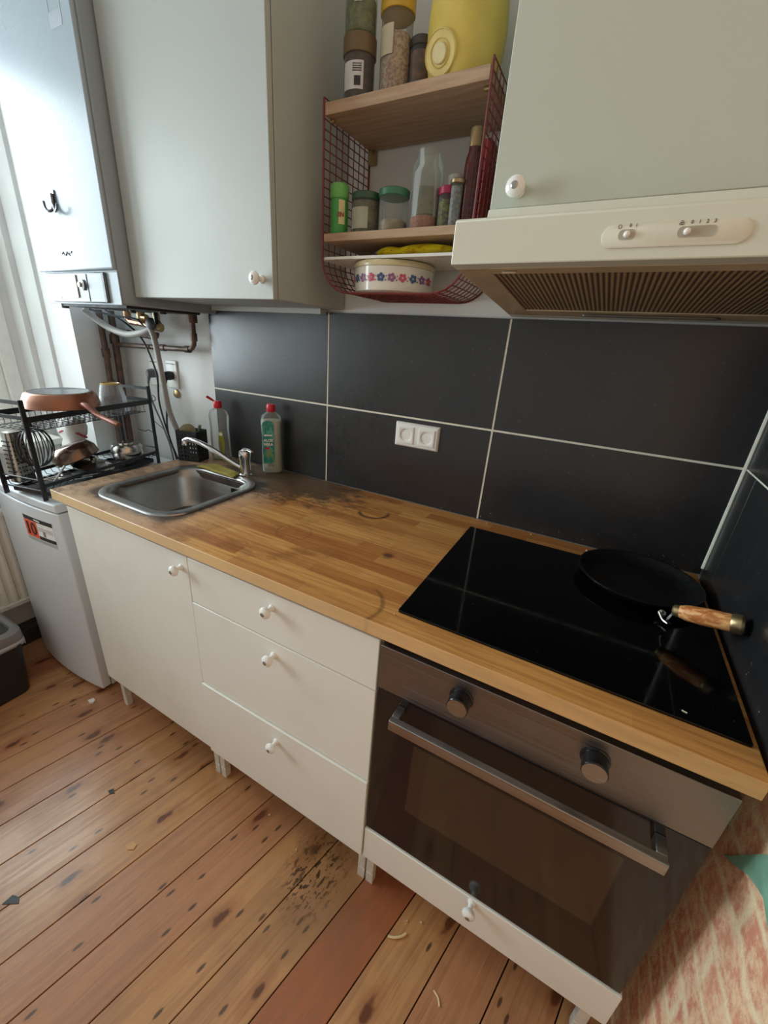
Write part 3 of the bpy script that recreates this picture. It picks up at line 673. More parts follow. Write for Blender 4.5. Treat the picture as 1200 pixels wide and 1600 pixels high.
# hook stuck on the boiler front
m = MB(); m.box(-1.386, -1.370, .2438, .2476, 1.770, 1.822)
m.tube(smoothpath([(-1.378, .242, 1.812), (-1.377, .2405, 1.785), (-1.381, .238, 1.770), (-1.393, .232, 1.765), (-1.406, .230, 1.774), (-1.410, .230, 1.792)], 5), .0042, 8)
m.tube(smoothpath([(-1.377, .2405, 1.785), (-1.368, .238, 1.768), (-1.356, .232, 1.762), (-1.340, .230, 1.768), (-1.334, .230, 1.780)], 5), .0042, 8)
single('double_hook', m, simple('dark_chrome', (.16, .17, .2), .2, .9), 'dark metal double coat hook stuck on the boiler front', 'hook', (-1.378, .2476, 1.77))

# ================================================================== pipes and cables in the corner
yp = .60
def pipe(pts, r, name, label, cat='pipe', mt=M_copper, n=12, group=None, k=6, fittings=()):
    m = MB(); m.tube(smoothpath(pts, k) if k else pts, r, n)
    for f in fittings: m.cyl(f[0], f[1], f[2], n=16)
    return single(name, m, mt, label, cat, pts[0], group)
pipe([(-1.775, .545, 1.50), (-1.776, .545, 1.30), (-1.777, .54, 1.1), (-1.778, .537, .852)], .0125, 'vertical_pipe', 'brown vertical pipe nearest the window, in the left corner', k=0, fittings=(((-1.776, .545, 1.30), (-1.776, .545, 1.34), .017), ((-1.776, .545, 1.18), (-1.776, .545, 1.20), .016)))
pipe([(-1.772, .596, 1.50), (-1.773, .594, 1.30), (-1.775, .590, 1.1), (-1.776, .588, .852)], .0145, 'vertical_pipe', 'thicker brown vertical pipe in the left corner, next to the back wall', k=0, fittings=(((-1.773, .594, 1.36), (-1.773, .594, 1.40), .020),))
m = MB(); m.tube([(-1.757, yp, 1.357), (-1.5, yp, 1.362), (-1.275, yp, 1.366), (-1.25, yp, 1.372), (-1.236, yp, 1.386), (-1.231, yp, 1.41), (-1.231, yp, 1.515)], .0105, 12)
for a, b in (((-1.29, yp, 1.366), (-1.262, yp, 1.367)), ((-1.2315, yp, 1.40), (-1.231, yp, 1.43)), ((-1.45, yp, 1.363), (-1.42, yp, 1.3635))): m.cyl(a, b, .0135)
m.cyl((-1.231, yp, 1.468), (-1.231, yp, 1.512), .020); m.cyl((-1.36, yp, 1.364), (-1.36, D+.013, 1.364), .004)
single('horizontal_pipe', m, M_copper, 'long brown pipe running level along the white wall and turning up', 'pipe', (-1.757, yp, 1.357))
m = MB(); m.tube([(-1.757, yp, 1.415), (-1.50, yp, 1.402), (-1.47, yp, 1.405), (-1.462, yp, 1.42)], .009, 12); m.cyl((-1.757, yp, 1.415), (-1.66, yp, 1.411), .014)
single('horizontal_pipe', m, M_copper, 'short brown pipe stub just above the long level pipe', 'pipe', (-1.757, yp, 1.415))
m = MB(); m.tube([(-1.60, .565, 1.504), (-1.60, .565, 1.470), (-1.585, .565, 1.458), (-1.43, .565, 1.447)], .011, 12); m.cyl((-1.47, .565, 1.450), (-1.43, .565, 1.447), .015); m.cyl((-1.60, .565, 1.47), (-1.6, .565, 1.50), .016)
single('copper_pipe', m, simple('bright_copper', (.45, .26, .17), .3, .85, .2), 'bright copper pipe stub coming from under the boiler', 'pipe', (-1.6, .565, 1.504))
m = MB(); m.cyl((-1.435, .565, 1.447), (-1.385, .565, 1.443), .018); m.cyl((-1.405, .565, 1.445), (-1.405, .565, 1.497), .014); m.lathe([(.02, 0), (.02, .02), (.014, .028)], (-1.372, .545, 1.452), (.3, -1, .1), 16); m.cyl((-1.50, .56, 1.497), (-1.50, .56, 1.462), .017); m.cyl((-1.50, .56, 1.478), (-1.46, .56, 1.478), .012)
va = single('valve_block', m, M_brass, 'brass valve cluster below the boiler', 'valve', (-1.405, .565, 1.44))
m = MB(); m.lathe([(.010, 0), (.022, .006), (.022, .016), (.012, .02)], (-1.372, .524, 1.455), (.3, -1, .1), 12); m.box(-1.352, -1.345, .515, .53, 1.455, 1.50); part('valve_handle', m, M_black, va, label='black valve handle')
pipe([(-1.735, .46, 1.498), (-1.72, .49, 1.465), (-1.66, .52, 1.425), (-1.56, .53, 1.408), (-1.46, .53, 1.42), (-1.405, .535, 1.437)], .0135, 'grey_hose', 'pale grey hose curving under the boiler', 'hose', M_hose)
pipe([(-1.402, .530, 1.44), (-1.388, .532, 1.40), (-1.382, .535, 1.33), (-1.376, .54, 1.2), (-1.368, .545, 1.10), (-1.345, .56, 1.01), (-1.32, .575, .93), (-1.31, .58, .852)], .0115, 'grey_hose', 'pale grey hose hanging down the white wall behind the cutlery caddy', 'hose', M_hose)
M_cg = simple('grey_cable', (.16, .165, .17), .5)
pipe([(-1.645, .50, 1.497), (-1.56, .53, 1.45), (-1.545, .575, 1.40), (-1.513, .585, 1.33), (-1.49, .59, 1.24), (-1.50, .59, 1.135), (-1.48, .585, 1.06), (-1.455, .58, 1.0), (-1.42, .58, .90), (-1.41, .58, .853)], .0042, 'black_cable', 'black cable dangling from the boiler past the sockets', 'cable', M_cable, 8)
pipe([(-1.69, .46, 1.497), (-1.60, .50, 1.478), (-1.50, .535, 1.47), (-1.45, .545, 1.44), (-1.40, .555, 1.462)], .004, 'black_cable', 'black cable looping sideways right under the boiler', 'cable', M_cable, 8)
pipe([(-1.455, .598, 1.215), (-1.456, .598, 1.19), (-1.450, .592, 1.12), (-1.462, .588, 1.03), (-1.45, .585, .96), (-1.40, .58, .87), (-1.395, .58, .853)], .0042, 'black_cable', 'black cable hanging from the black plug', 'cable', M_cable, 8)
pipe([(-1.572, .598, 1.21), (-1.572, .598, 1.18), (-1.552, .592, 1.12), (-1.50, .588, 1.03), (-1.455, .585, .93), (-1.435, .58, .853)], .0038, 'grey_cable', 'grey cable hanging from the grey plug', 'cable', M_cg, 8)
for x, mt, kind in ((-1.572, M_cg, 'grey'), (-1.452, M_cable, 'black')):
    z = 1.245
    s = thing('wall_socket', 'white wall socket holding the %s plug, on the wall below the boiler' % kind, 'socket', (x, D+.011, z))
    m = MB(); m.box(x-.036, x+.036, D+.003, D+.0115, z-.055, z+.065); part('frame', m, M_plwh, s, .003); m = MB(); m.box(x-.028, x+.028, D+.001, D+.0029, z+.048, z+.052); part('label_slot', m, M_grey, s)
    m = MB(); m.loft([[(p[0], yy, p[1]) for p in rrect(x, z, w_, h_, w_/2-.001, 0, 5)] for yy, w_, h_ in ((D+.0025, .036, .036), (D-.012, .036, .040), (D-.030, .030, .036), (D-.038, .018, .024))]); m.tube([(x, D-.03, z-.012), (x-.001, D-.034, z-.03), (x-.002, .598, z-.045)], .007, 10, rad=[.009, .0065, .0045])
    single('power_plug', m, mt, '%s power plug pushed into the wall socket below the boiler' % kind, 'plug', (x, D, z))
m = MB(); m.lathe([(.020, 0), (.018, .008), (.006, .012)], (-1.44, D+.0115, 1.165), (0, -1, 0), 20); single('round_wall_cap', m, M_brass, 'small round brass cap on the wall below the black plug', 'cap', (-1.44, D+.0115, 1.165))

# ================================================================== radiator and bin
ra = thing('radiator', 'white ribbed radiator under the window, left of the fridge', 'radiator', (-1.93, -.3, .2))
m = MB(); pts = []
n = 28
for k in range(n*4+1):
    y = -1.0+k*(1.06/(n*4)); ph = k % 4; pts.append((-1.905+(.012 if ph in (1, 2) else 0), y))
pts += [(-1.93, .06), (-1.93, -1.0)]
m.poly(pts, 2, .22, .64); part('panel', m, M_plwh, ra, smooth=False)
m = MB(); m.box(-1.935, -1.885, -1.005, .065, .195, .219); m.box(-1.935, -1.885, -1.005, .065, .641, .665); part('rail', m, M_plwh, ra, .004)
m = MB(); m.box(-1.978, -1.935, -.9, -.87, .3, .6); m.box(-1.978, -1.935, -.05, -.02, .3, .6); part('bracket', m, M_grey, ra)
m = MB(); m.cyl((-1.91, .078, .62), (-1.91, .066, .62), .012); m.cyl((-1.91, .13, .62), (-1.91, .078, .62), .024); m.cyl((-1.91, .13, .62), (-1.91, .15, .62), .016); part('valve', m, M_black, ra, label='dark radiator valve')
# dark box added for the dark blotchy wall area under the radiator
m = MB(); m.box(-1.978, -1.90, -.6, .2, F, .05); single('dark_wall_box', m, simple('dark_blotchy', (.03, .028, .032), .7, 0, .4, 20), 'added dark box for the blotchy wall area under the radiator', 'skirting', (-1.94, -.2, F), bevel=.003)
bn = thing('waste_bin', 'black waste bin with grey rim and bag edge, in front of the radiator', 'bin', (-1.70, -.31, F))
bx, by = -1.705, -.30
m = MB(); m.loft([rrect(bx, by, .255, .335, .035, F+.001), rrect(bx, by, .285, .375, .04, F+.28), rrect(bx, by, .275, .365, .036, F+.28), rrect(bx, by, .245, .325, .03, F+.008)], cap1=True); part('bucket', m, M_black, bn)
m = MB(); m.loft([rrect(bx, by, .292, .382, .042, F+.262), rrect(bx, by, .300, .390, .045, F+.268), rrect(bx, by, .297, .387, .045, F+.305), rrect(bx, by, .270, .360, .04, F+.318), rrect(bx, by, .245, .335, .035, F+.312), rrect(bx, by, .235, .325, .035, F+.285)], cap0=False, cap1=False); part('rim', m, M_grey, bn)
m = MB(); m.loft([rrect(bx, by, .236, .326, .03, F+.296), rrect(bx, by, .236, .326, .03, F+.300)]); part('lid', m, simple('bin_lid_dark', (.05, .055, .06), .35), bn)
rb = random.Random(5); m = MB()
ring = rrect(bx, by, .300, .390, .045, 0, 8); a = []; b = []
for i, p in enumerate(ring):
    o = 1.008+rb.random()*.012; zz = F+.225+rb.random()*.03
    a.append((bx+(p[0]-bx)*1.006, by+(p[1]-by)*1.006, F+.266)); b.append((bx+(p[0]-bx)*o, by+(p[1]-by)*o, zz))
m.loft([a, b], cap0=False, cap1=False); o = part('bag_edge', m, simple('bin_bag_grey', (.42, .44, .46), .35), bn); so = o.modifiers.new('s', 'SOLIDIFY'); so.thickness = .0008

# ================================================================== red wire shelf unit
sh = thing('wire_shelf', 'maroon wire mesh wall shelf with two pale wooden boards, between the wall cabinets', 'shelf', (-.262, D+.01, 1.55))
yA, yB = .421, D+.008
xl, xr = -.4635, -.0600; zl, zt = 1.560, 1.972; rr = .085
def uprof():
    p = [(xl, zt-(zt-zl-rr)*k/17) for k in range(17)]
    p += [(xl+rr-rr*math.cos(a*PI/2/7), zl+rr-rr*math.sin(a*PI/2/7)) for a in range(8)]
    p += [(xl+rr+(xr-xl-2*rr)*k/12, zl) for k in range(1, 12)]
    p += [(xr-rr+rr*math.sin(a*PI/2/7), zl+rr-rr*math.cos(a*PI/2/7)) for a in range(8)]
    p += [(xr, zl+rr+(zt-zl-rr)*k/17) for k in range(1, 18)]
    return p
up_ = uprof(); m = MB()
ny = 8
for k in range(ny+1):
    y = yA+(yB-yA)*k/ny; m.tube([(x, y, z) for x, z in up_], .0028 if k in (0, ny) else .0014, 6)
for x, z in up_: m.tube([(x, yA, z), (x, yB, z)], .0014, 5)
part('wire_mesh', m, M_wire, sh)
for z0, z1 in ((1.937, 1.961), (1.6795, 1.698)):
    m = MB(); m.box(xl+.004, xr-.004, yA-.001, yB-.004, z0, z1); part('shelf_board', m, M_shelf, sh, .001)
m = MB()
for x in (xl+.012, xr-.012):
    m.cyl((x-.006, yA+.02, 1.932), (x+.006, yA+.02, 1.932), .004); m.box(x-.008, x+.014 if x < -.2 else x+.008, yB-.016, yB-.001, 1.905, 1.936)
part('bracket', m, M_brass, sh)
ZS = 1.9612; ZM = 1.6982
M_glass = glassy('clear_jar_glass', (.95, .97, .95), .05, .07)
M_gglass = glassy('greenish_glass', (.86, .92, .84), .06, .10)
def content(name, c1, c2, sc=90):
    g = G(name); n = g.noise(g.obj(), sc, 4, .7); g.P(Base_Color=g.mix(g.ramp(n, .4, .6), c1, c2), Roughness=.75); g.bump(n, .3, .002); return g.m
def jar(name, label, x, y, z, r, h, lid, fill, fillh, neck=.82, lidh=.016, glass=None, shoulder=.18, lidr=None, cat='jar', lab=None, open_=False, n=28, group=None):
    t = thing(name, label, cat, (x, y, z), group)
    hb = h-(0 if open_ else lidh*.6); hs = h*(1-shoulder)
    m = MB(); pr = [(r*.90, 0), (r, .004), (r, hs-.01), (r*.97, hs), (r*neck, hs+(hb-hs)*.6), (r*neck, hb)]
    if open_: pr += [(r*neck-.003, hb), (r*neck-.003, hs), (r-.003, hs-.015), (r-.003, .006)]
    m.lathe(pr, (x, y, z), (0, 0, 1), n); part('glass', m, glass or M_glass, t)
    if fill:
        m = MB(); m.lathe([(r*.86, .0035), (r*.935, .008), (r*.935, h*fillh-.002), (r*.9, h*fillh)], (x, y, z), (0, 0, 1), n); part('contents', m, fill, t)
    if lid:
        lr = lidr or r*neck+.003
        m = MB(); m.lathe([(lr, h-lidh), (lr+.0008, h-lidh+.001), (lr+.0008, h-.002), (lr-.002, h)], (x, y, z), (0, 0, 1), n); part('lid', m, lid, t)
    if lab:
        lm, z0, z1, a0, a1 = lab
        m = MB(); bm = m.bm; c = []
        for k in range(13):
            a = a0+(a1-a0)*k/12; c.append([bm.verts.new((x+(r+.0006)*math.cos(a), y+(r+.0006)*math.sin(a), z+zz)) for zz in (z0, z1)])
        for p, q in zip(c, c[1:]): bm.faces.new((p[0], q[0], q[1], p[1]))
        rr_ = bmesh.ops.extrude_face_region(bm, geom=list(bm.faces)); 
        for v in [v for v in rr_['geom'] if isinstance(v, bmesh.types.BMVert)]: v.co.x = x+(v.co.x-x)*1.008; v.co.y = y+(v.co.y-y)*1.008
        t_ = part('paper_label', m, lm, t)
    return t
M_dbrown = content('dark_spice', (.05, .03, .02), (.09, .06, .04)); M_blid = simple('brown_lid', srgb(112, 92, 62), .4); M_oat = content('oat_flakes', srgb(210, 185, 160), srgb(160, 125, 105), 160)
M_paper = simple('paper_label', srgb(208, 206, 206), .6)
j1 = jar('spice_jar', 'dark jar with brown lid and barcode label, left end of top shelf', -.402, .475, ZS, .036, .122, M_blid, M_dbrown, .72, neck=.97, lidh=.034, shoulder=.1, lab=(M_paper, .022, .072, -2.15, -.75))
m = MB()
for k in range(9):
    a = -1.30+k*.045; x = -.402+.0372*math.cos(a); y = .475+.0372*math.sin(a); m.box(-.0006 if k % 3 else -.0011, .0008, -.0003, .0003, .028, .045, M=T(x, y, ZS, 0, 0, a+PI/2))
for q in range(4): m.box(-.011, .010, -.0003, .0003, .053+q*.004, .0545+q*.004, M=T(-.402+.0370*math.cos(-1.15), .475+.0370*math.sin(-1.15), ZS, 0, 0, -1.15+PI/2))
part('barcode', m, M_ink, j1)
j2 = jar('storage_jar', 'greenish glass jar standing on the brown lid of the dark jar', -.402, .475, ZS+.1222, .036, .15, M_plwh, content('dry_herbs', srgb(150, 145, 100), srgb(110, 110, 75)), .4, glass=M_gglass, lab=(M_paper, .045, .11, -1.45, -1.0))
m = MB()
for q in range(5):
    a = -1.2; m.box(-.006, .004, -.0003, .0003, .05+q*.008, .0545+q*.008, M=T(-.402+.0370*math.cos(a), .475+.0370*math.sin(a), ZS+.1222, 0, 0, a+PI/2))
part('barcode', m, M_ink, j2)
jar('oat_jar', 'tall jar of oat flakes with yellow lid on the top shelf', -.316, .492, ZS, .0355, .185, simple('yellow_lid', srgb(205, 165, 50), .35), M_oat, .62, neck=.98, lidh=.035, shoulder=.05, lab=(simple('label_beige', srgb(196, 188, 160), .6), .075, .125, -2.6, -1.3))
jar('spice_jar', 'small jar with dark lid between the oats and the yellow jug', -.258, .505, ZS, .0245, .108, simple('dark_lid', (.05, .045, .035), .4), content('red_brown_spice', srgb(130, 84, 64), srgb(90, 70, 55), 60), .78, neck=.92, shoulder=.12)
# yellow jug
M_yel = simple('yellow_plastic', srgb(214, 190, 92), .42, 0, .07, 14)
jx, jy = -.162, .525
jg = thing('yellow_jug', 'big round yellow plastic jug with ringed boss on its side, top shelf', 'jug', (jx, jy, ZS))
m = MB(); m.loft([rrect(jx, jy, 2*a, 2*b, min(a, b)*1.9, ZS+z, 10) for a, b, z in ((.050, .05, .0005), (.064, .062, .006), (.076, .074, .030), (.083, .080, .070), (.085, .081, .105), (.082, .078, .15), (.072, .069, .195), (.052, .048, .235), (.03, .03, .252), (.024, .024, .275))])
part('body', m, M_yel, jg)
bd = Vector((-.12, -1, -.25)).normalized(); bc = Vector((jx-.026, jy-.0755, ZS+.049))
m = MB(); m.lathe([(.036, -.012), (.0365, .0), (.0345, .0025), (.0335, .0005), (.023, .0005), (.0215, .003), (.0200, .0005), (.0165, .0005)], bc, bd, 36, cap0=False, cap1=False); part('boss', m, simple('pale_yellow_plastic', srgb(226, 206, 128), .35), jg)
m = MB(); m.lathe([(.0165, -.002), (.0165, .004), (.0150, .0055)], bc, bd, 30); part('boss_cap', m, simple('cream_cap', srgb(226, 214, 160), .4), jg, label='cream round cap in the ringed boss')
# middle shelf
gs_ = thing('spice_shaker', 'green plastic shaker bottle, first on the middle shelf', 'shaker', (-.434, .452, ZM))
M_grn = simple('green_plastic', srgb(70, 150, 70), .35); M_lime = simple('light_green_plastic', srgb(105, 175, 90), .35)
m = MB(); m.lathe([(.020, 0), (.0225, .004), (.0225, .07), (.021, .08)], (-.434, .452, ZM), (0, 0, 1), 24); part('body', m, M_grn, gs_)
m = MB(); m.lathe([(.0225, .079), (.024, .082), (.024, .104), (.021, .110)], (-.434, .452, ZM), (0, 0, 1), 24); part('cap', m, M_lime, gs_)
m = MB(); m.loft([[(-.434+.0229*math.cos(a), .452+.0229*math.sin(a), ZM+z) for a in [(-1.05+i*.09) for i in range(9)]]+[(-.434+.0234*math.cos(a), .452+.0234*math.sin(a), ZM+z) for a in [(-1.05+(8-i)*.09) for i in range(9)]] for z in (.022, .074)]); part('paper_label', m, simple('label_cream_yellow', srgb(205, 196, 140), .5), gs_)
m = MB(); a = -.80; m.text('EN', T(-.434+.0242*math.cos(a), .452+.0242*math.sin(a), ZM+.042, 0, 0, a+PI/2) @ Matrix.Rotation(PI/2, 4, 'X'), .013, .0002, .0005); part('label_text', m, simple('print_red', (.25, .03, .02), .5), gs_)
M_dgl = simple('dark_green_lid', srgb(52, 84, 62), .4); M_gl = simple('green_lid', srgb(62, 118, 84), .4)
jar('preserve_jar', 'squat jar with dark green lid beside the green shaker', -.370, .480, ZM, .0365, .092, M_dgl, content('mixed_herbs', srgb(120, 116, 84), srgb(80, 78, 58), 40), .8, neck=.93, shoulder=.12, lab=(simple('label_sage', srgb(172, 172, 150), .6), .012, .058, -2.3, -.9))
jar('preserve_jar', 'squat jar with bright green lid beside the tall open jar', -.291, .482, ZM, .0360, .094, M_gl, content('beige_powder', srgb(196, 180, 154), srgb(160, 145, 120), 30), .3, neck=.96, shoulder=.10)
tj = jar('tall_jar', 'tall open glass jar without lid, part filled, middle shelf', -.208, .488, ZM, .0355, .165, None, content('orange_salt', srgb(190, 130, 100), srgb(160, 100, 80)), .20, neck=.72, shoulder=.18, open_=True)
m = MB(); m.lathe([(.0315, .036), (.0315, .09)], (-.208, .488, ZM), (0, 0, 1), 24); part('liquid', m, glassy('murky_liquid', (.62, .58, .38), .1, .35), tj)
jar('spice_jar', 'small jar with pink lid right of the tall open jar', -.148, .484, ZM, .022, .088, simple('pink_lid', srgb(160, 30, 70), .35), content('green_spice', srgb(130, 128, 50), srgb(80, 82, 40), 120), .7, neck=.95, shoulder=.12)
jar('small_bottle', 'small bottle with white cap behind the pink-lidded jar', -.170, .575, ZM, .017, .140, M_plwh, M_dbrown, .5, neck=.9, lidh=.028, shoulder=.15, cat='bottle')
jar('spice_jar', 'slim glass tube with gold cap next to the red bottle', -.117, .452, ZM, .0130, .092, M_brass, content('grey_salt', srgb(150, 150, 148), srgb(115, 112, 110), 150), .85, neck=.95, lidh=.009, shoulder=.06)
rb_ = thing('sauce_bottle', 'tall dark red sauce bottle with gold cap on the middle shelf', 'bottle', (-.092, .468, ZM))
m = MB(); m.lathe([(.017, 0), (.019, .004), (.019, .115), (.0172, .13), (.0135, .142), (.0125, .158)], (-.092, .468, ZM), (0, 0, 1), 24); part('body', m, simple('dark_red_sauce', (.07, .014, .012), .12, 0, .2), rb_)
m = MB(); m.lathe([(.0136, .150), (.0138, .180), (.012, .184)], (-.092, .468, ZM), (0, 0, 1), 24); part('cap', m, simple('gold_cap', srgb(150, 128, 90), .35, .6), rb_)
m = MB(); m.box(-.0985, -.0668, .497, .548, ZM, ZM+.175); single('red_carton', m, simple('red_carton', srgb(150, 38, 34), .5, 0, .15), 'narrow red carton standing behind the dark red bottle', 'box', (-.083, .52, ZM), bevel=.001)
jar('small_bottle', 'purple bottle with dark cap at the back right of the middle shelf', -.088, .588, ZM, .0165, .150, simple('dark_lid', (.05, .045, .035), .4), content('purple_liquid', (.05, .02, .07), (.03, .015, .04)), .85, neck=.75, lidh=.024, shoulder=.2, cat='bottle')
# bottom basket
m = MB(); m.loft([rrect(-.275, .520, .395, .195, .02, z, 5) for z in (1.6385, 1.6455)]); single('chopping_board', m, M_plwh, 'thin white chopping board lying on the floral dish in the wire shelf', 'chopping board', (-.268, .522, 1.6385), bevel=.001)
dx_, dy_ = -.298, .524
ds = thing('floral_dish', 'white round lidded dish with a band of painted flowers, in the wire shelf basket', 'dish', (dx_, dy_, 1.5625))
m = MB(); m.lathe([(.096, 0), (.1045, .006), (.107, .02), (.108, .060), (.105, .060)], (dx_, dy_, 1.5625), (0, 0, 1), 48); part('bowl', m, simple('glazed_cream', srgb(226, 222, 208), .15, 0, .03), ds)
m = MB(); m.lathe([(.1095, .0605), (.1105, .064), (.1095, .070), (.106, .0738), (.05, .0755)], (dx_, dy_, 1.5625), (0, 0, 1), 48); part('lid', m, simple('cream_lid', srgb(212, 198, 156), .25), ds, label='cream lid')
cols = [simple('flower_pink', srgb(190, 60, 95), .3), simple('flower_blue', srgb(60, 84, 130), .3), simple('flower_purple', srgb(140, 90, 140), .3)]
for k in range(10):
    a = -2.45+k*.26; m = MB()
    def fp(da, dz, rad, n_=8): m.loft([[(dx_+(.1082+o)*math.cos(a+da+rad*math.cos(t*2*PI/n_)/.102), dy_+(.1082+o)*math.sin(a+da+rad*math.cos(t*2*PI/n_)/.102), 1.5625+.034+dz+rad*math.sin(t*2*PI/n_)) for t in range(n_)] for o in (0, .0006)])
    for q in range(5): fp(.0062*math.cos(q*2*PI/5+k)/.102, .0062*math.sin(q*2*PI/5+k), .0042)
    fp(.0125/.102, -.006, .0018); fp(.0135/.102, .003, .0014)
    part('painted_flower', m, cols[(0, 1, 2)[k % 3] if k != 3 else 0], ds)
# yellow snack bag: crumpled pillow
m = MB(); bm = m.bm; rnd = random.Random(9); nx_, ny_ = 22, 10; grid = []
for s_ in (1, -1):
    gr_ = []
    for i in range(nx_+1):
        row = []
        for k in range(ny_+1):
            u = i/nx_; v_ = k/ny_; e = (max(0, math.sin(PI*min(1, max(0, u))))**.38)*(max(0, math.sin(PI*v_))**.35)
            z = .009+.0185*e*(1+.12*math.sin(9*u+5*v_)+.10*math.sin(17*u-8*v_)) if s_ > 0 else .009-.0086*e
            w_ = .05*(1-.25*(1-u)) 
            row.append((-.335+.235*u, .485+w_*2*(v_-.5)*(.6+.4*math.sin(PI*u)**.4)+.004*math.sin(23*u), 1.6465+max(.0004, z)))
        gr_.append(row)
    grid.append(gr_)
vs = {}
def V_(s_, i, k):
    if i in (0, nx_) or k in (0, ny_): s_ = 0
    if (s_, i, k) not in vs: vs[s_, i, k] = bm.verts.new(grid[s_][i][k])
    return vs[s_, i, k]
for s_ in (0, 1):
    for i in range(nx_):
        for k in range(ny_):
            q = [V_(s_, i, k), V_(s_, i+1, k), V_(s_, i+1, k+1), V_(s_, i, k+1)]
            if len(set(q)) == 4:
                try: bm.faces.new(q if s_ == 0 else q[::-1])
                except ValueError: pass
def m_bag():
    g = G('yellow_foil_bag'); n = g.noise(g.map(g.obj(), (30, 60, 60)), 1, 4, .6); x, y, z = g.sep(g.obj())
    c = g.mix(g.ramp(n, .55, .62), srgb(214, 192, 30), srgb(190, 150, 20)); c = g.mix(g.math('MULTIPLY', g.ramp(n, .36, .30), .8), c, srgb(60, 55, 60))
    c = g.mix(g.ramp(x, -.095, -.105), c, srgb(120, 110, 150)); g.P(Base_Color=c, Roughness=.22, Metallic=.15); g.bump(n, .6, .004); return g.m
single('snack_bag', m, m_bag(), 'crumpled yellow foil bag lying on the white chopping board', 'bag', (-.22, .50, 1.6465))

# ================================================================== things by the sink
def m_label_teal():
    g = G('teal_label'); n = g.noise(g.map(g.obj(), (40, 40, 22)), 1, 3)
    c = g.mix(g.ramp(n, .5, .56), srgb(28, 140, 135), srgb(90, 180, 160)); z = g.sep(g.obj())[2]
    c = g.mix(g.math('MULTIPLY', g.ramp(z, .11, .09), g.ramp(n, .45, .55)), c, srgb(120, 160, 110)); c = g.mix(g.ramp(z, .045, .04), c, srgb(190, 200, 200)); g.P(Base_Color=c, Roughness=.3); return g.m
def bottle(name, label, x, y, w_, d_, h, rot, body, liquid, lh, capM, flip):
    t = thing(name, label, 'bottle', (0, 0, 0)); t.location = (x, y, H); t.rotation_euler = (0, 0, rot)
    def rg(w2, d2, z): return rrect(0, 0, w2, d2, min(w2, d2)*.48, z, 7)
    hh = h-.03
    prof = [(w_*.88, d_*.88, .0005), (w_, d_, .006), (w_*.97, d_, hh*.35), (w_*.93, d_*.96, hh*.6), (w_, d_, hh*.85), (w_*.86, d_*.86, hh*.94), (.026, .026, hh), (.024, .024, h-.012)]
    m = MB(); m.loft([rg(*p) for p in prof]); part('body', m, body, t, world=False)
    if liquid:
        m = MB(); m.loft([rg(a*.95, b*.93, max(.003, min(c, lh))) for a, b, c in prof if c <= lh+.03]); part('liquid', m, liquid, t, world=False)
    m = MB(); m.lathe([(.0155, h-.030), (.0165, h-.028), (.0165, h-.008), (.013, h-.002)], (0, 0, 0), (0, 0, 1), 24); part('cap', m, capM, t, world=False)
    if flip:
        m = MB(); m.tube([(-.014, 0, h-.004), (-.024, 0, h+.002), (-.042, 0, h+.012)], .009, 10, rad=[.005, .009, .010], flat=.5); part('flip_lid', m, capM, t, world=False)
    return t
M_liq1 = glassy('yellow_green_soap', (.75, .78, .35), .1, .35); M_liq2 = simple('milky_soap', srgb(196, 204, 188), .3, 0, .03)
b1 = bottle('soap_bottle', 'nearly empty clear soap bottle with its red cap flipped open', -1.112, .588, .083, .050, .250, .45, glassy('clear_bottle_plastic', (.93, .95, .93), .12, .10), M_liq1, .028, M_red, True)
m = MB(); m.loft([[(p[0]+.014, -.0243-e, p[1]) for p in [(.013*math.cos(t*PI/10), .075+.055*math.sin(t*PI/10)) for t in range(20)]] for e in (0, .0006)]); part('side_label', m, simple('olive_label', srgb(150, 150, 50), .35), b1, world=False)
m = MB(); m.loft([[(.014+.007*math.cos(t*PI/8), -.0252-e, .115+.007*math.sin(t*PI/8)) for t in range(16)] for e in (0, .0006)]); part('label_emblem', m, M_plwh, b1, world=False)
b2 = bottle('soap_bottle', 'full milky dish soap bottle with teal label and red cap', -.822, .590, .080, .050, .272, .75, glassy('clear_bottle_plastic', (.93, .95, .93), .12, .10), M_liq2, .212, M_red, False)
m = MB(); m.loft([[(p[0], -.0256-e, p[1]) for p in rrect(-.014, .118, .044, .185, .018, 0, 6)] for e in (0, .0006)]); o = part('front_label', m, m_label_teal(), b2, world=False, label='teal front label')
m = MB(); 
for s_, z in (('ALOE', .135), ('VERA', .119)): m.text(s_, Matrix.Translation((-.014, -.0264, z)) @ Matrix.Rotation(PI/2, 4, 'X'), .0145, .0002, .0006)
m.box(-.03, .0, -.0266, -.0262, .152, .158); part('label_text', m, M_plwh, b2, world=False)
m = MB(); m.box(-.028, -.010, -.0266, -.0262, .100, .108); part('label_tag', m, M_red, b2, world=False)
m = MB(); 
for k in range(6): m.box(-.018+k*.004, -.0162+k*.004, -.0266, -.0262, .029, .042)
part('barcode', m, M_ink, b2, world=False)

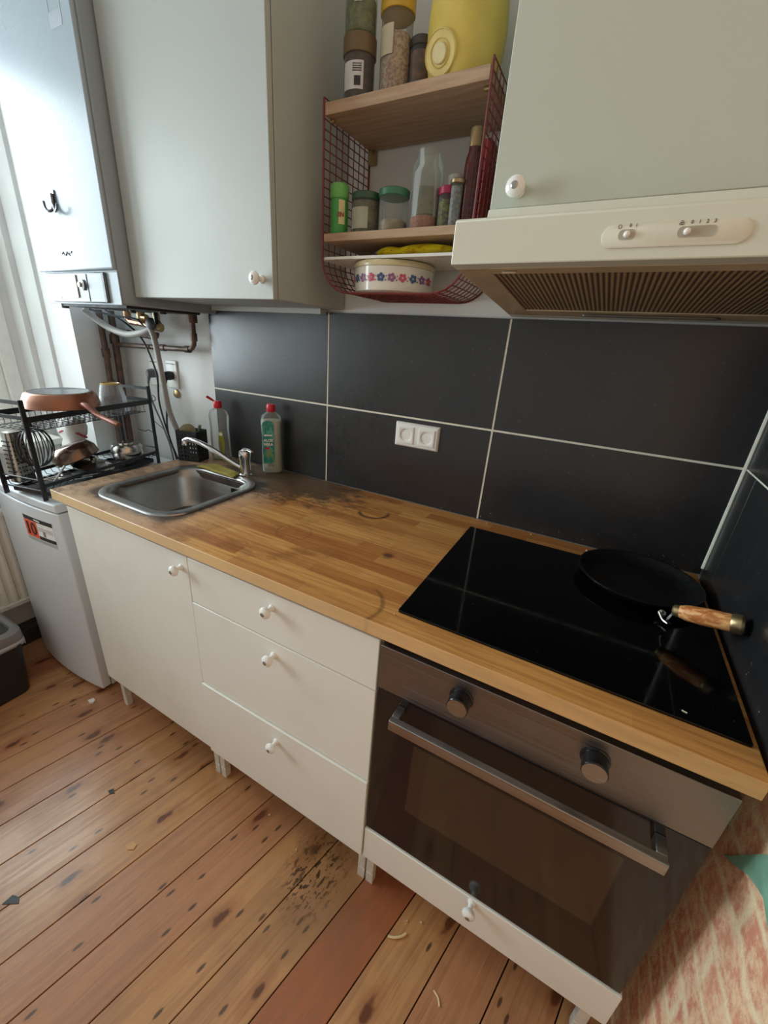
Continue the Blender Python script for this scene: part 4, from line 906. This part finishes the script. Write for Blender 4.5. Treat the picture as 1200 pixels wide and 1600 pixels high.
cd = thing('cutlery_caddy', 'black perforated plastic caddy on the worktop left of the tap', 'caddy', (0, 0, 0)); cd.location = (-1.192, .508, H); cd.rotation_euler = (0, 0, .30)
m = MB(); W_, D_, h_ = .094, .070, .128
for s_ in (-1, 1):
    for k in range(7): z = .012+k*(h_-.02)/6; m.box(-W_/2, W_/2, s_*D_/2-.001, s_*D_/2+.001, z-.003, z+.003); m.box(s_*W_/2-.001, s_*W_/2+.001, -D_/2, D_/2, z-.003, z+.003)
    for k in range(8): x = -W_/2+.002+k*(W_-.004)/7; m.box(x-.0032, x+.0032, s_*D_/2-.0012, s_*D_/2+.0012, .002, h_)
    for k in range(7): y = -D_/2+.002+k*(D_-.004)/6; m.box(s_*W_/2-.0012, s_*W_/2+.0012, y-.0032, y+.0032, .002, h_)
m.box(-W_/2, W_/2, -D_/2, D_/2, .0004, .004)
for s_ in (-1, 1): m.box(-W_/2-.001, W_/2+.001, s_*D_/2-.002, s_*D_/2+.002, h_-.016, h_); m.box(s_*W_/2-.002, s_*W_/2+.002, -D_/2, D_/2, h_-.016, h_)
part('basket', m, M_black, cd, world=False)
m = MB(); c = Vector((-1.205, .502, H+.118)); q = Vector((.75, -.65, .1)).normalized()
m.lathe([(.030, -.006), (.033, -.004), (.033, .004), (.030, .006)], c, q, 30); single('round_scourer', m, simple('olive_scourer', srgb(150, 148, 118), .9, 0, .15, 120, .5), 'round olive-grey scourer standing in the black caddy', 'scourer', tuple(c))
m = MB(); m.tube([(-1.163, .518, H+.006), (-1.165, .520, H+.07), (-1.160, .522, H+.128), (-1.150, .521, H+.150)], .006, 10, rad=[.004, .004, .006, .0075], flat=.7); single('green_brush_handle', m, simple('sage_plastic', srgb(96, 138, 104), .4), 'green brush handle sticking out of the black caddy', 'brush', (-1.163, .518, H))
# cleaning cloth
m = MB(); bm = m.bm; A_, B_, C_, D2 = Vector((-1.078, .428)), Vector((-.864, .418)), Vector((-.880, .466)), Vector((-1.045, .492))
top, bot = [], []
n1, n2 = 26, 10
for i in range(n1+1):
    r1 = []; r2_ = []
    for k in range(n2+1):
        u = i/n1; v_ = k/n2; p = (A_*(1-u)+B_*u)*(1-v_)+(D2*(1-u)+C_*u)*v_
        z = H+.0085+.0012*math.sin(9*u)+.0008*math.sin(7*v_+4*u); th = .0085*min(1, 6*min(u, 1-u)+.35)*min(1, 5*min(v_, 1-v_)+.5)
        r1.append(bm.verts.new((p.x, p.y, z+th))); r2_.append(bm.verts.new((p.x, p.y, z)))
    top.append(r1); bot.append(r2_)
for i in range(n1):
    for k in range(n2): bm.faces.new((top[i][k], top[i+1][k], top[i+1][k+1], top[i][k+1])); bm.faces.new((bot[i][k+1], bot[i+1][k+1], bot[i+1][k], bot[i][k]))
    for k, f in ((0, 1), (n2, -1)): q = [bot[i][k], bot[i+1][k], top[i+1][k], top[i][k]]; bm.faces.new(q if f > 0 else q[::-1])
for k in range(n2):
    for i in (0, n1): bm.faces.new((bot[i][k], top[i][k], top[i][k+1], bot[i][k+1]))
single('cleaning_cloth', m, simple('mustard_cloth', srgb(152, 140, 62), .9, 0, .15, 150, .6), 'folded mustard-green cleaning cloth on the back rim of the sink', 'cloth', (-.97, .45, H+.0085))

# ================================================================== dish rack on the fridge (local frame: y runs to the wall)
RA = T(-1.372, .015, .8485, 0, 0, math.radians(13))
def rthing(name, label, cat, group=None):
    t = thing(name, label, cat, (0, 0, 0), group); t.matrix_world = RA; t.location = RA.translation; t.rotation_euler = (0, 0, math.radians(13)); return t
rk = rthing('dish_rack', 'two-tier black metal dish rack standing on the fridge', 'dish rack')
L_ = .539; W2 = .187
for x in (0, -W2):
    for y in (0, L_):
        m = MB(); m.box(x-.003, x+.003, y-.008, y+.008, 0, .352); part('leg', m, M_blkmet, rk, .001, world=False)
for y in (0, L_):
    for z in (.342, .292, .075, .035):
        m = MB(); m.box(-W2, 0, y-.003, y+.003, z-.006, z+.006) if z > .2 else m.tube([(-W2, y, z), (0, y, z)], .0028, 8); part('cross_bar', m, M_blkmet, rk, world=False)
m = MB()
for x in (0, -W2): m.box(x-.003, x+.003, 0, L_, .276, .296); m.tube([(x+(-.004 if x else .004)*0, .01, .246), (x, L_-.03, .246)], .0016, 6)
for k in range(23):
    y = .012+k*.0222; m.tube([(0, y, .280), (0, y, .246), (-W2, y, .246), (-W2, y, .280)], .0013, 5)
for k in range(7): x = -.025-k*.025; m.tube([(x, .012, .2445), (x, L_-.03, .2445)], .0013, 5)
part('upper_tray', m, M_blkmet, rk, world=False)
m = MB()
for x in (0, -W2): m.box(x-.003, x+.003, 0, L_, .048, .060)
for k in range(20): y = .014+k*.0265; m.tube([(0, y, .050), (-.01, y, .034), (-W2+.01, y, .034), (-W2, y, .050)], .0015, 5)
part('lower_tray', m, M_blkmet, rk, world=False)
m = MB(); m.loft([rrect(-W2/2, L_/2, W2-.012, L_-.03, .012, z, 4) for z in (.010, .024)]+[rrect(-W2/2, L_/2, W2-.02, L_-.038, .01, z, 4) for z in (.024, .014)]); part('drip_tray', m, M_black, rk, world=False)
m = MB(); m.tube(smoothpath([(.004, L_+.004, .285), (.012, L_+.02, .29), (.020, L_+.012, .305), (.015, L_+.004, .315)], 4), .0016, 6); m.tube(smoothpath([(-.03, L_-.06, .17), (-.02, L_-.03, .155), (-.01, L_-.02, .16), (0, L_+.0, .14)], 4), .0016, 6); m.tube([(0, L_+.004, .20), (.02, L_+.035, .16)], .0016, 6)
part('side_hook', m, M_blkmet, rk, world=False)
def rsingle(name, mb, mat, label, cat, **k):
    o = mesh(name, mb, mat, **k); o.location = RA.translation; o.rotation_euler = (0, 0, math.radians(13)); o['label'] = label; o['category'] = cat; return o
# upturned copper frying pan
M_cop = simple('copper_enamel', srgb(160, 108, 84), .3, .35, .12, 10)
fp_ = rthing('frying_pan', 'copper-coloured frying pan lying upside down on top of the dish rack', 'pan')
cx_, cy_ = -.095, .212
m = MB(); m.lathe([(.120, .298), (.124, .300), (.121, .325), (.112, .346), (.106, .351), (.104, .3525)], (cx_, cy_, 0), (0, 0, 1), 48, cap0=False); part('body', m, M_cop, fp_, world=False)
m = MB(); m.lathe([(.100, .3527), (.100, .354), (.088, .3545), (.086, .3535), (.02, .3535)], (cx_, cy_, 0), (0, 0, 1), 48); part('base', m, simple('pan_base_grey', srgb(120, 126, 132), .25, .8, .1), fp_, world=False, label='grey steel base')
hdv = Vector((.985, -.17, 0)).normalized(); s0 = Vector((cx_, cy_, .318))+hdv*.118
m = MB(); m.tube(smoothpath([tuple(s0+Vector((0, 0, 0))), tuple(s0+hdv*.04+Vector((0, 0, -.004))), tuple(s0+hdv*.10+Vector((0, 0, -.030))), tuple(s0+hdv*.20+Vector((0, 0, -.048)))], 5), .01, 14, rad=[.014, .0145, .015, .015, .0145, .014, .013, .0125, .0120, .0118, .0115, .0115, .0115, .0118, .0115, .009], flat=.7); part('handle', m, simple('copper_handle', srgb(150, 98, 84), .22, .4, .1), fp_, world=False)
gl_ = MB(); gl_.lathe([(.058, .250), (.0585, .2515), (.051, .31), (.042, .352), (.038, .362), (.036, .3615), (.040, .350), (.049, .31), (.056, .252)], (-.085, .428, 0), (0, 0, 1), 24, cap0=False, cap1=False)
gt = rthing('glass_tumbler', 'upturned fluted glass with amber base on top of the dish rack', 'glass')
part('bowl', gl_, glassy('tumbler_glass', (.94, .95, .96), .05, .14), gt, world=False)
m = MB(); m.lathe([(.037, .3615), (.0375, .366), (.034, .3675), (.032, .362)], (-.085, .428, 0), (0, 0, 1), 28); part('base', m, simple('amber_base', srgb(196, 170, 110), .2), gt, world=False, label='amber glass base')
m = MB(); m.lathe([(.060, .041), (.0635, .044), (.0645, .066), (.062, .092), (.055, .102), (.028, .104), (.027, .109), (.022, .109)], (-.082, .450, 0), (0, 0, 1), 36); rsingle('steel_bowl', m, M_polst, 'small round steel bowl upside down on the lower tier of the dish rack', 'bowl')
m = MB(); m.lathe([(.078, 0), (.083, .004), (.080, .034), (.064, .058), (.048, .064)], (0, 0, 0), (0, 0, 1), 36); m.xf(T(-.095, .225, .085, .18, -.32, 0)); rsingle('brown_pan', m, simple('bronze_metal', srgb(120, 100, 88), .2, .8, .2, 12), 'small bronze-brown pan tipped over on the lower tier of the dish rack', 'pan')
m = MB(); m.lathe([(.076, 0), (.078, .004), (.06, .018), (.03, .026), (.012, .028)], (0, 0, 0), (0, 0, 1), 36); m.lathe([(.012, .028), (.016, .04), (.010, .046)], (0, 0, 0), (0, 0, 1), 20); m.xf(T(-.085, .275, .042, -.12, .12, 0)); rsingle('steel_pan_lid', m, M_polst, 'shiny domed steel pan lid under the bronze pan on the dish rack', 'bowl')  # domed pan lid with its knob, lying under the bronze pan
m = MB(); m.box(-.006, .006, 0, .075, 0, .006, M=T(-.02, .055, .045, .9, 0, -.5)); rsingle('grey_pan_handle', m, simple('satin_steel', (.42, .43, .45), .3, .9), 'straight grey handle leaning at the front of the lower tier', 'handle', bevel=.002)
for k, (x, y, a, kind) in enumerate(((-.05, .045, -.15, 'fork'), (-.10, .035, .1, 'spoon'), (-.075, .06, -.35, 'knife'))):
    m = MB(); M_ = T(x, y, .040+.004*k, .02, 0, a-.3); m.box(-.004, .004, 0, .10, 0, .002, M=M_)
    if kind == 'spoon': m.lathe([(.014, 0), (.012, .002)], M_ @ Vector((0, .115, 0)), (0, 0, 1), 16, sy=1.5)
    elif kind == 'knife': m.box(-.007, .007, .10, .17, 0, .0012, M=M_)
    else:
        m.box(-.010, .010, .10, .115, 0, .002, M=M_)
        for q in (-.009, -.003, .003, .0078): m.box(q-.001, q+.0012, .115, .15, 0, .0018, M=M_)
    rsingle(kind, m, M_polst, 'steel %s lying at the front of the lower tier of the dish rack' % kind, kind)
# whisk and grater at the front end
m = MB()
wk = rthing('balloon_whisk', 'black wire whisk hanging inside the front end of the dish rack', 'whisk')
for k in range(9):
    a = PI*k/9; pts = []
    for t in range(25):
        th = 2*PI*t/24; rr_ = .052*math.sin(th/2)**.8*(1 if t <= 24 else 1)
        pts.append((-.095+.055*math.sin(th)*math.cos(a), .075+.055*math.sin(th)*math.sin(a), .168-.072*math.cos(th)*-1))
    m.tube(pts[:-1], .0019, 5, closed=True)
part('wires', m, M_blkmet, wk, world=False)
m = MB(); m.tube([(-.095, .075, .236), (-.095, .075, .275)], .007, 10, rad=[.008, .006]); part('handle', m, M_black, wk, world=False)
gt2 = rthing('box_grater', 'perforated steel grater at the front left of the dish rack', 'grater')
m = MB(); m.loft([rrect(-.168, .055, .050, .065, .008, .0375, 3), rrect(-.168, .055, .038, .050, .008, .22, 3)]); part('body', m, M_polst, gt2, world=False)
m = MB()
for r in range(9):
    for q in range(4):
        z = .06+r*.016; f = (z-.037)/.183; hw = .0325-(.0325-.025)*f
        m.lathe([(.0033, 0), (.0025, .0018)], (-.185+q*.0105, .055-hw+.0002, z), (0, -1, .04), 8)
        m.lathe([(.0033, 0), (.0025, .0018)], (-.168+.025-.006*f+.0002, .036+q*.0115, z), (1, 0, .04), 8)
part('grating_holes', m, M_black, gt2, world=False)
wt = thing('ceramic_figure', 'white rounded figure with a red curved scarf stripe, behind the dish rack', 'ornament', (-1.70, .300, .8485))
m = MB(); m.loft([rrect(-1.70, .300, a*2, b*2, min(a, b)*.8, .8485+z, 6) for a, b, z in ((.05, .035, .0005), (.055, .04, .01), (.055, .04, .10), (.045, .034, .125), (.06, .042, .15), (.066, .045, .18), (.058, .04, .21), (.03, .025, .226))]); m.sphere((-1.650, .29, 1.055), .018, n=12); part('body', m, simple('matt_white_ceramic', srgb(222, 220, 214), .5), wt)
m = MB(); m.tube([(-1.70+.062*math.cos(a), .300+.042*math.sin(a), .8485+.150-.02*math.sin(a*1.5)) for a in [(-2.2+k*.22) for k in range(14)]], .005, 8); part('scarf', m, simple('faded_red', srgb(176, 70, 76), .6), wt, label='faded red scarf stripe')

# ================================================================== litter on the floor and worktop
def chip(name, label, cat, x, y, z, pts, th, mt, rz=0):
    m = MB(); m.poly(pts, 2, 0, th); m.xf(T(x, y, z, 0, 0, rz)); single(name, m, mt, label, cat, (x, y, z), smooth=False)
chip('black_scrap', 'triangular black plastic scrap on the floorboards at the far left', 'scrap', -.806, -.517, F+.0004, [(-.02, -.012), (.022, -.004), (.012, .008), (-.01, .010)], .002, M_black, .4)
chip('dark_flake', 'small dark flake on the floor in front of the sink cabinet', 'scrap', -.867, -.211, F+.0004, [(-.012, -.006), (.004, -.008), (.014, .002), (.003, .004), (-.004, .009)], .003, M_black)
chip('paper_scrap', 'small crumpled white paper bit on the floor beside the fridge', 'scrap', -1.300, -.040, F+.0004, [(-.014, -.008), (.003, -.012), (.014, -.002), (.010, .009), (-.008, .010)], .007, M_plwh)
m = MB(); m.tube(smoothpath([(.118, -.052, F+.004), (.134, -.046, F+.0045), (.150, -.034, F+.0045), (.158, -.022, F+.004)], 5), .003, 6, rad=None, flat=.6); single('vegetable_peel', m, simple('pale_peel', srgb(232, 208, 160), .5), 'curved pale peel on the floor in front of the oven', 'peel', (.14, -.04, F))
m = MB(); m.tube(smoothpath([(.262, -.082, F+.003), (.276, -.088, F+.003), (.284, -.10, F+.003)], 5), .0022, 6, flat=.6); single('vegetable_peel', m, simple('pale_peel', srgb(232, 208, 160), .5), 'thin pale peel on the floor nearest the oven drawer knob', 'peel', (.27, -.09, F))
chip('onion_skin', 'amber onion skin flake on the floorboards in front of the drawers', 'peel', -.658, -.274, F+.0004, [(-.016, -.008), (0, -.012), (.016, -.003), (.012, .010), (-.006, .010)], .003, simple('onion_skin', srgb(210, 160, 110), .3))
for k, (x, y, s_, lb) in enumerate(((.185, .022, .004, 'pale crumb on the floor under the oven drawer'), (.150, .004, .003, 'tiny pale crumb on the floor just beyond the curved peel'), (-.36, .012, .004, 'pale crumb on the floor below the middle of the drawer cabinet'), (-.22, -.02, .003, 'tiny crumb on the floor beside the black stained boards'), (-.55, .0, .003, 'tiny crumb on the floor by the leg between sink cabinet and drawers'))):
    m = MB(); m.sphere((x, y, F+s_*.55), s_, sz=.6, n=8); single('crumb', m, M_crumb, lb, 'crumb', (x, y, F), 'crumbs on the floorboards')
for k, (x, y, s_, lb) in enumerate(((.05, .613, .003, 'pale crumb on the worktop behind the back left corner of the hob'), (.185, .615, .003, 'pale crumb on the worktop behind the middle of the hob'), (.34, .600, .0035, 'pale crumb on the worktop edge nearest the iron pan'), (.012, .030, .002, 'tiny crumb at the front left corner of the hob'))):
    m = MB(); m.sphere((x, y, H+s_*.55), s_, sz=.6, n=8); single('crumb', m, M_crumb, lb, 'crumb', (x, y, H), 'crumbs on the worktop')
m = MB(); m.tube([(.515, .058, H+.0066), (.508, .060, H+.0066)], .0010, 5); single('rice_grain', m, simple('rice_white', srgb(235, 225, 200), .4), 'white scrap of food on the front right corner of the hob', 'crumb', (.51, .05, H+.006))
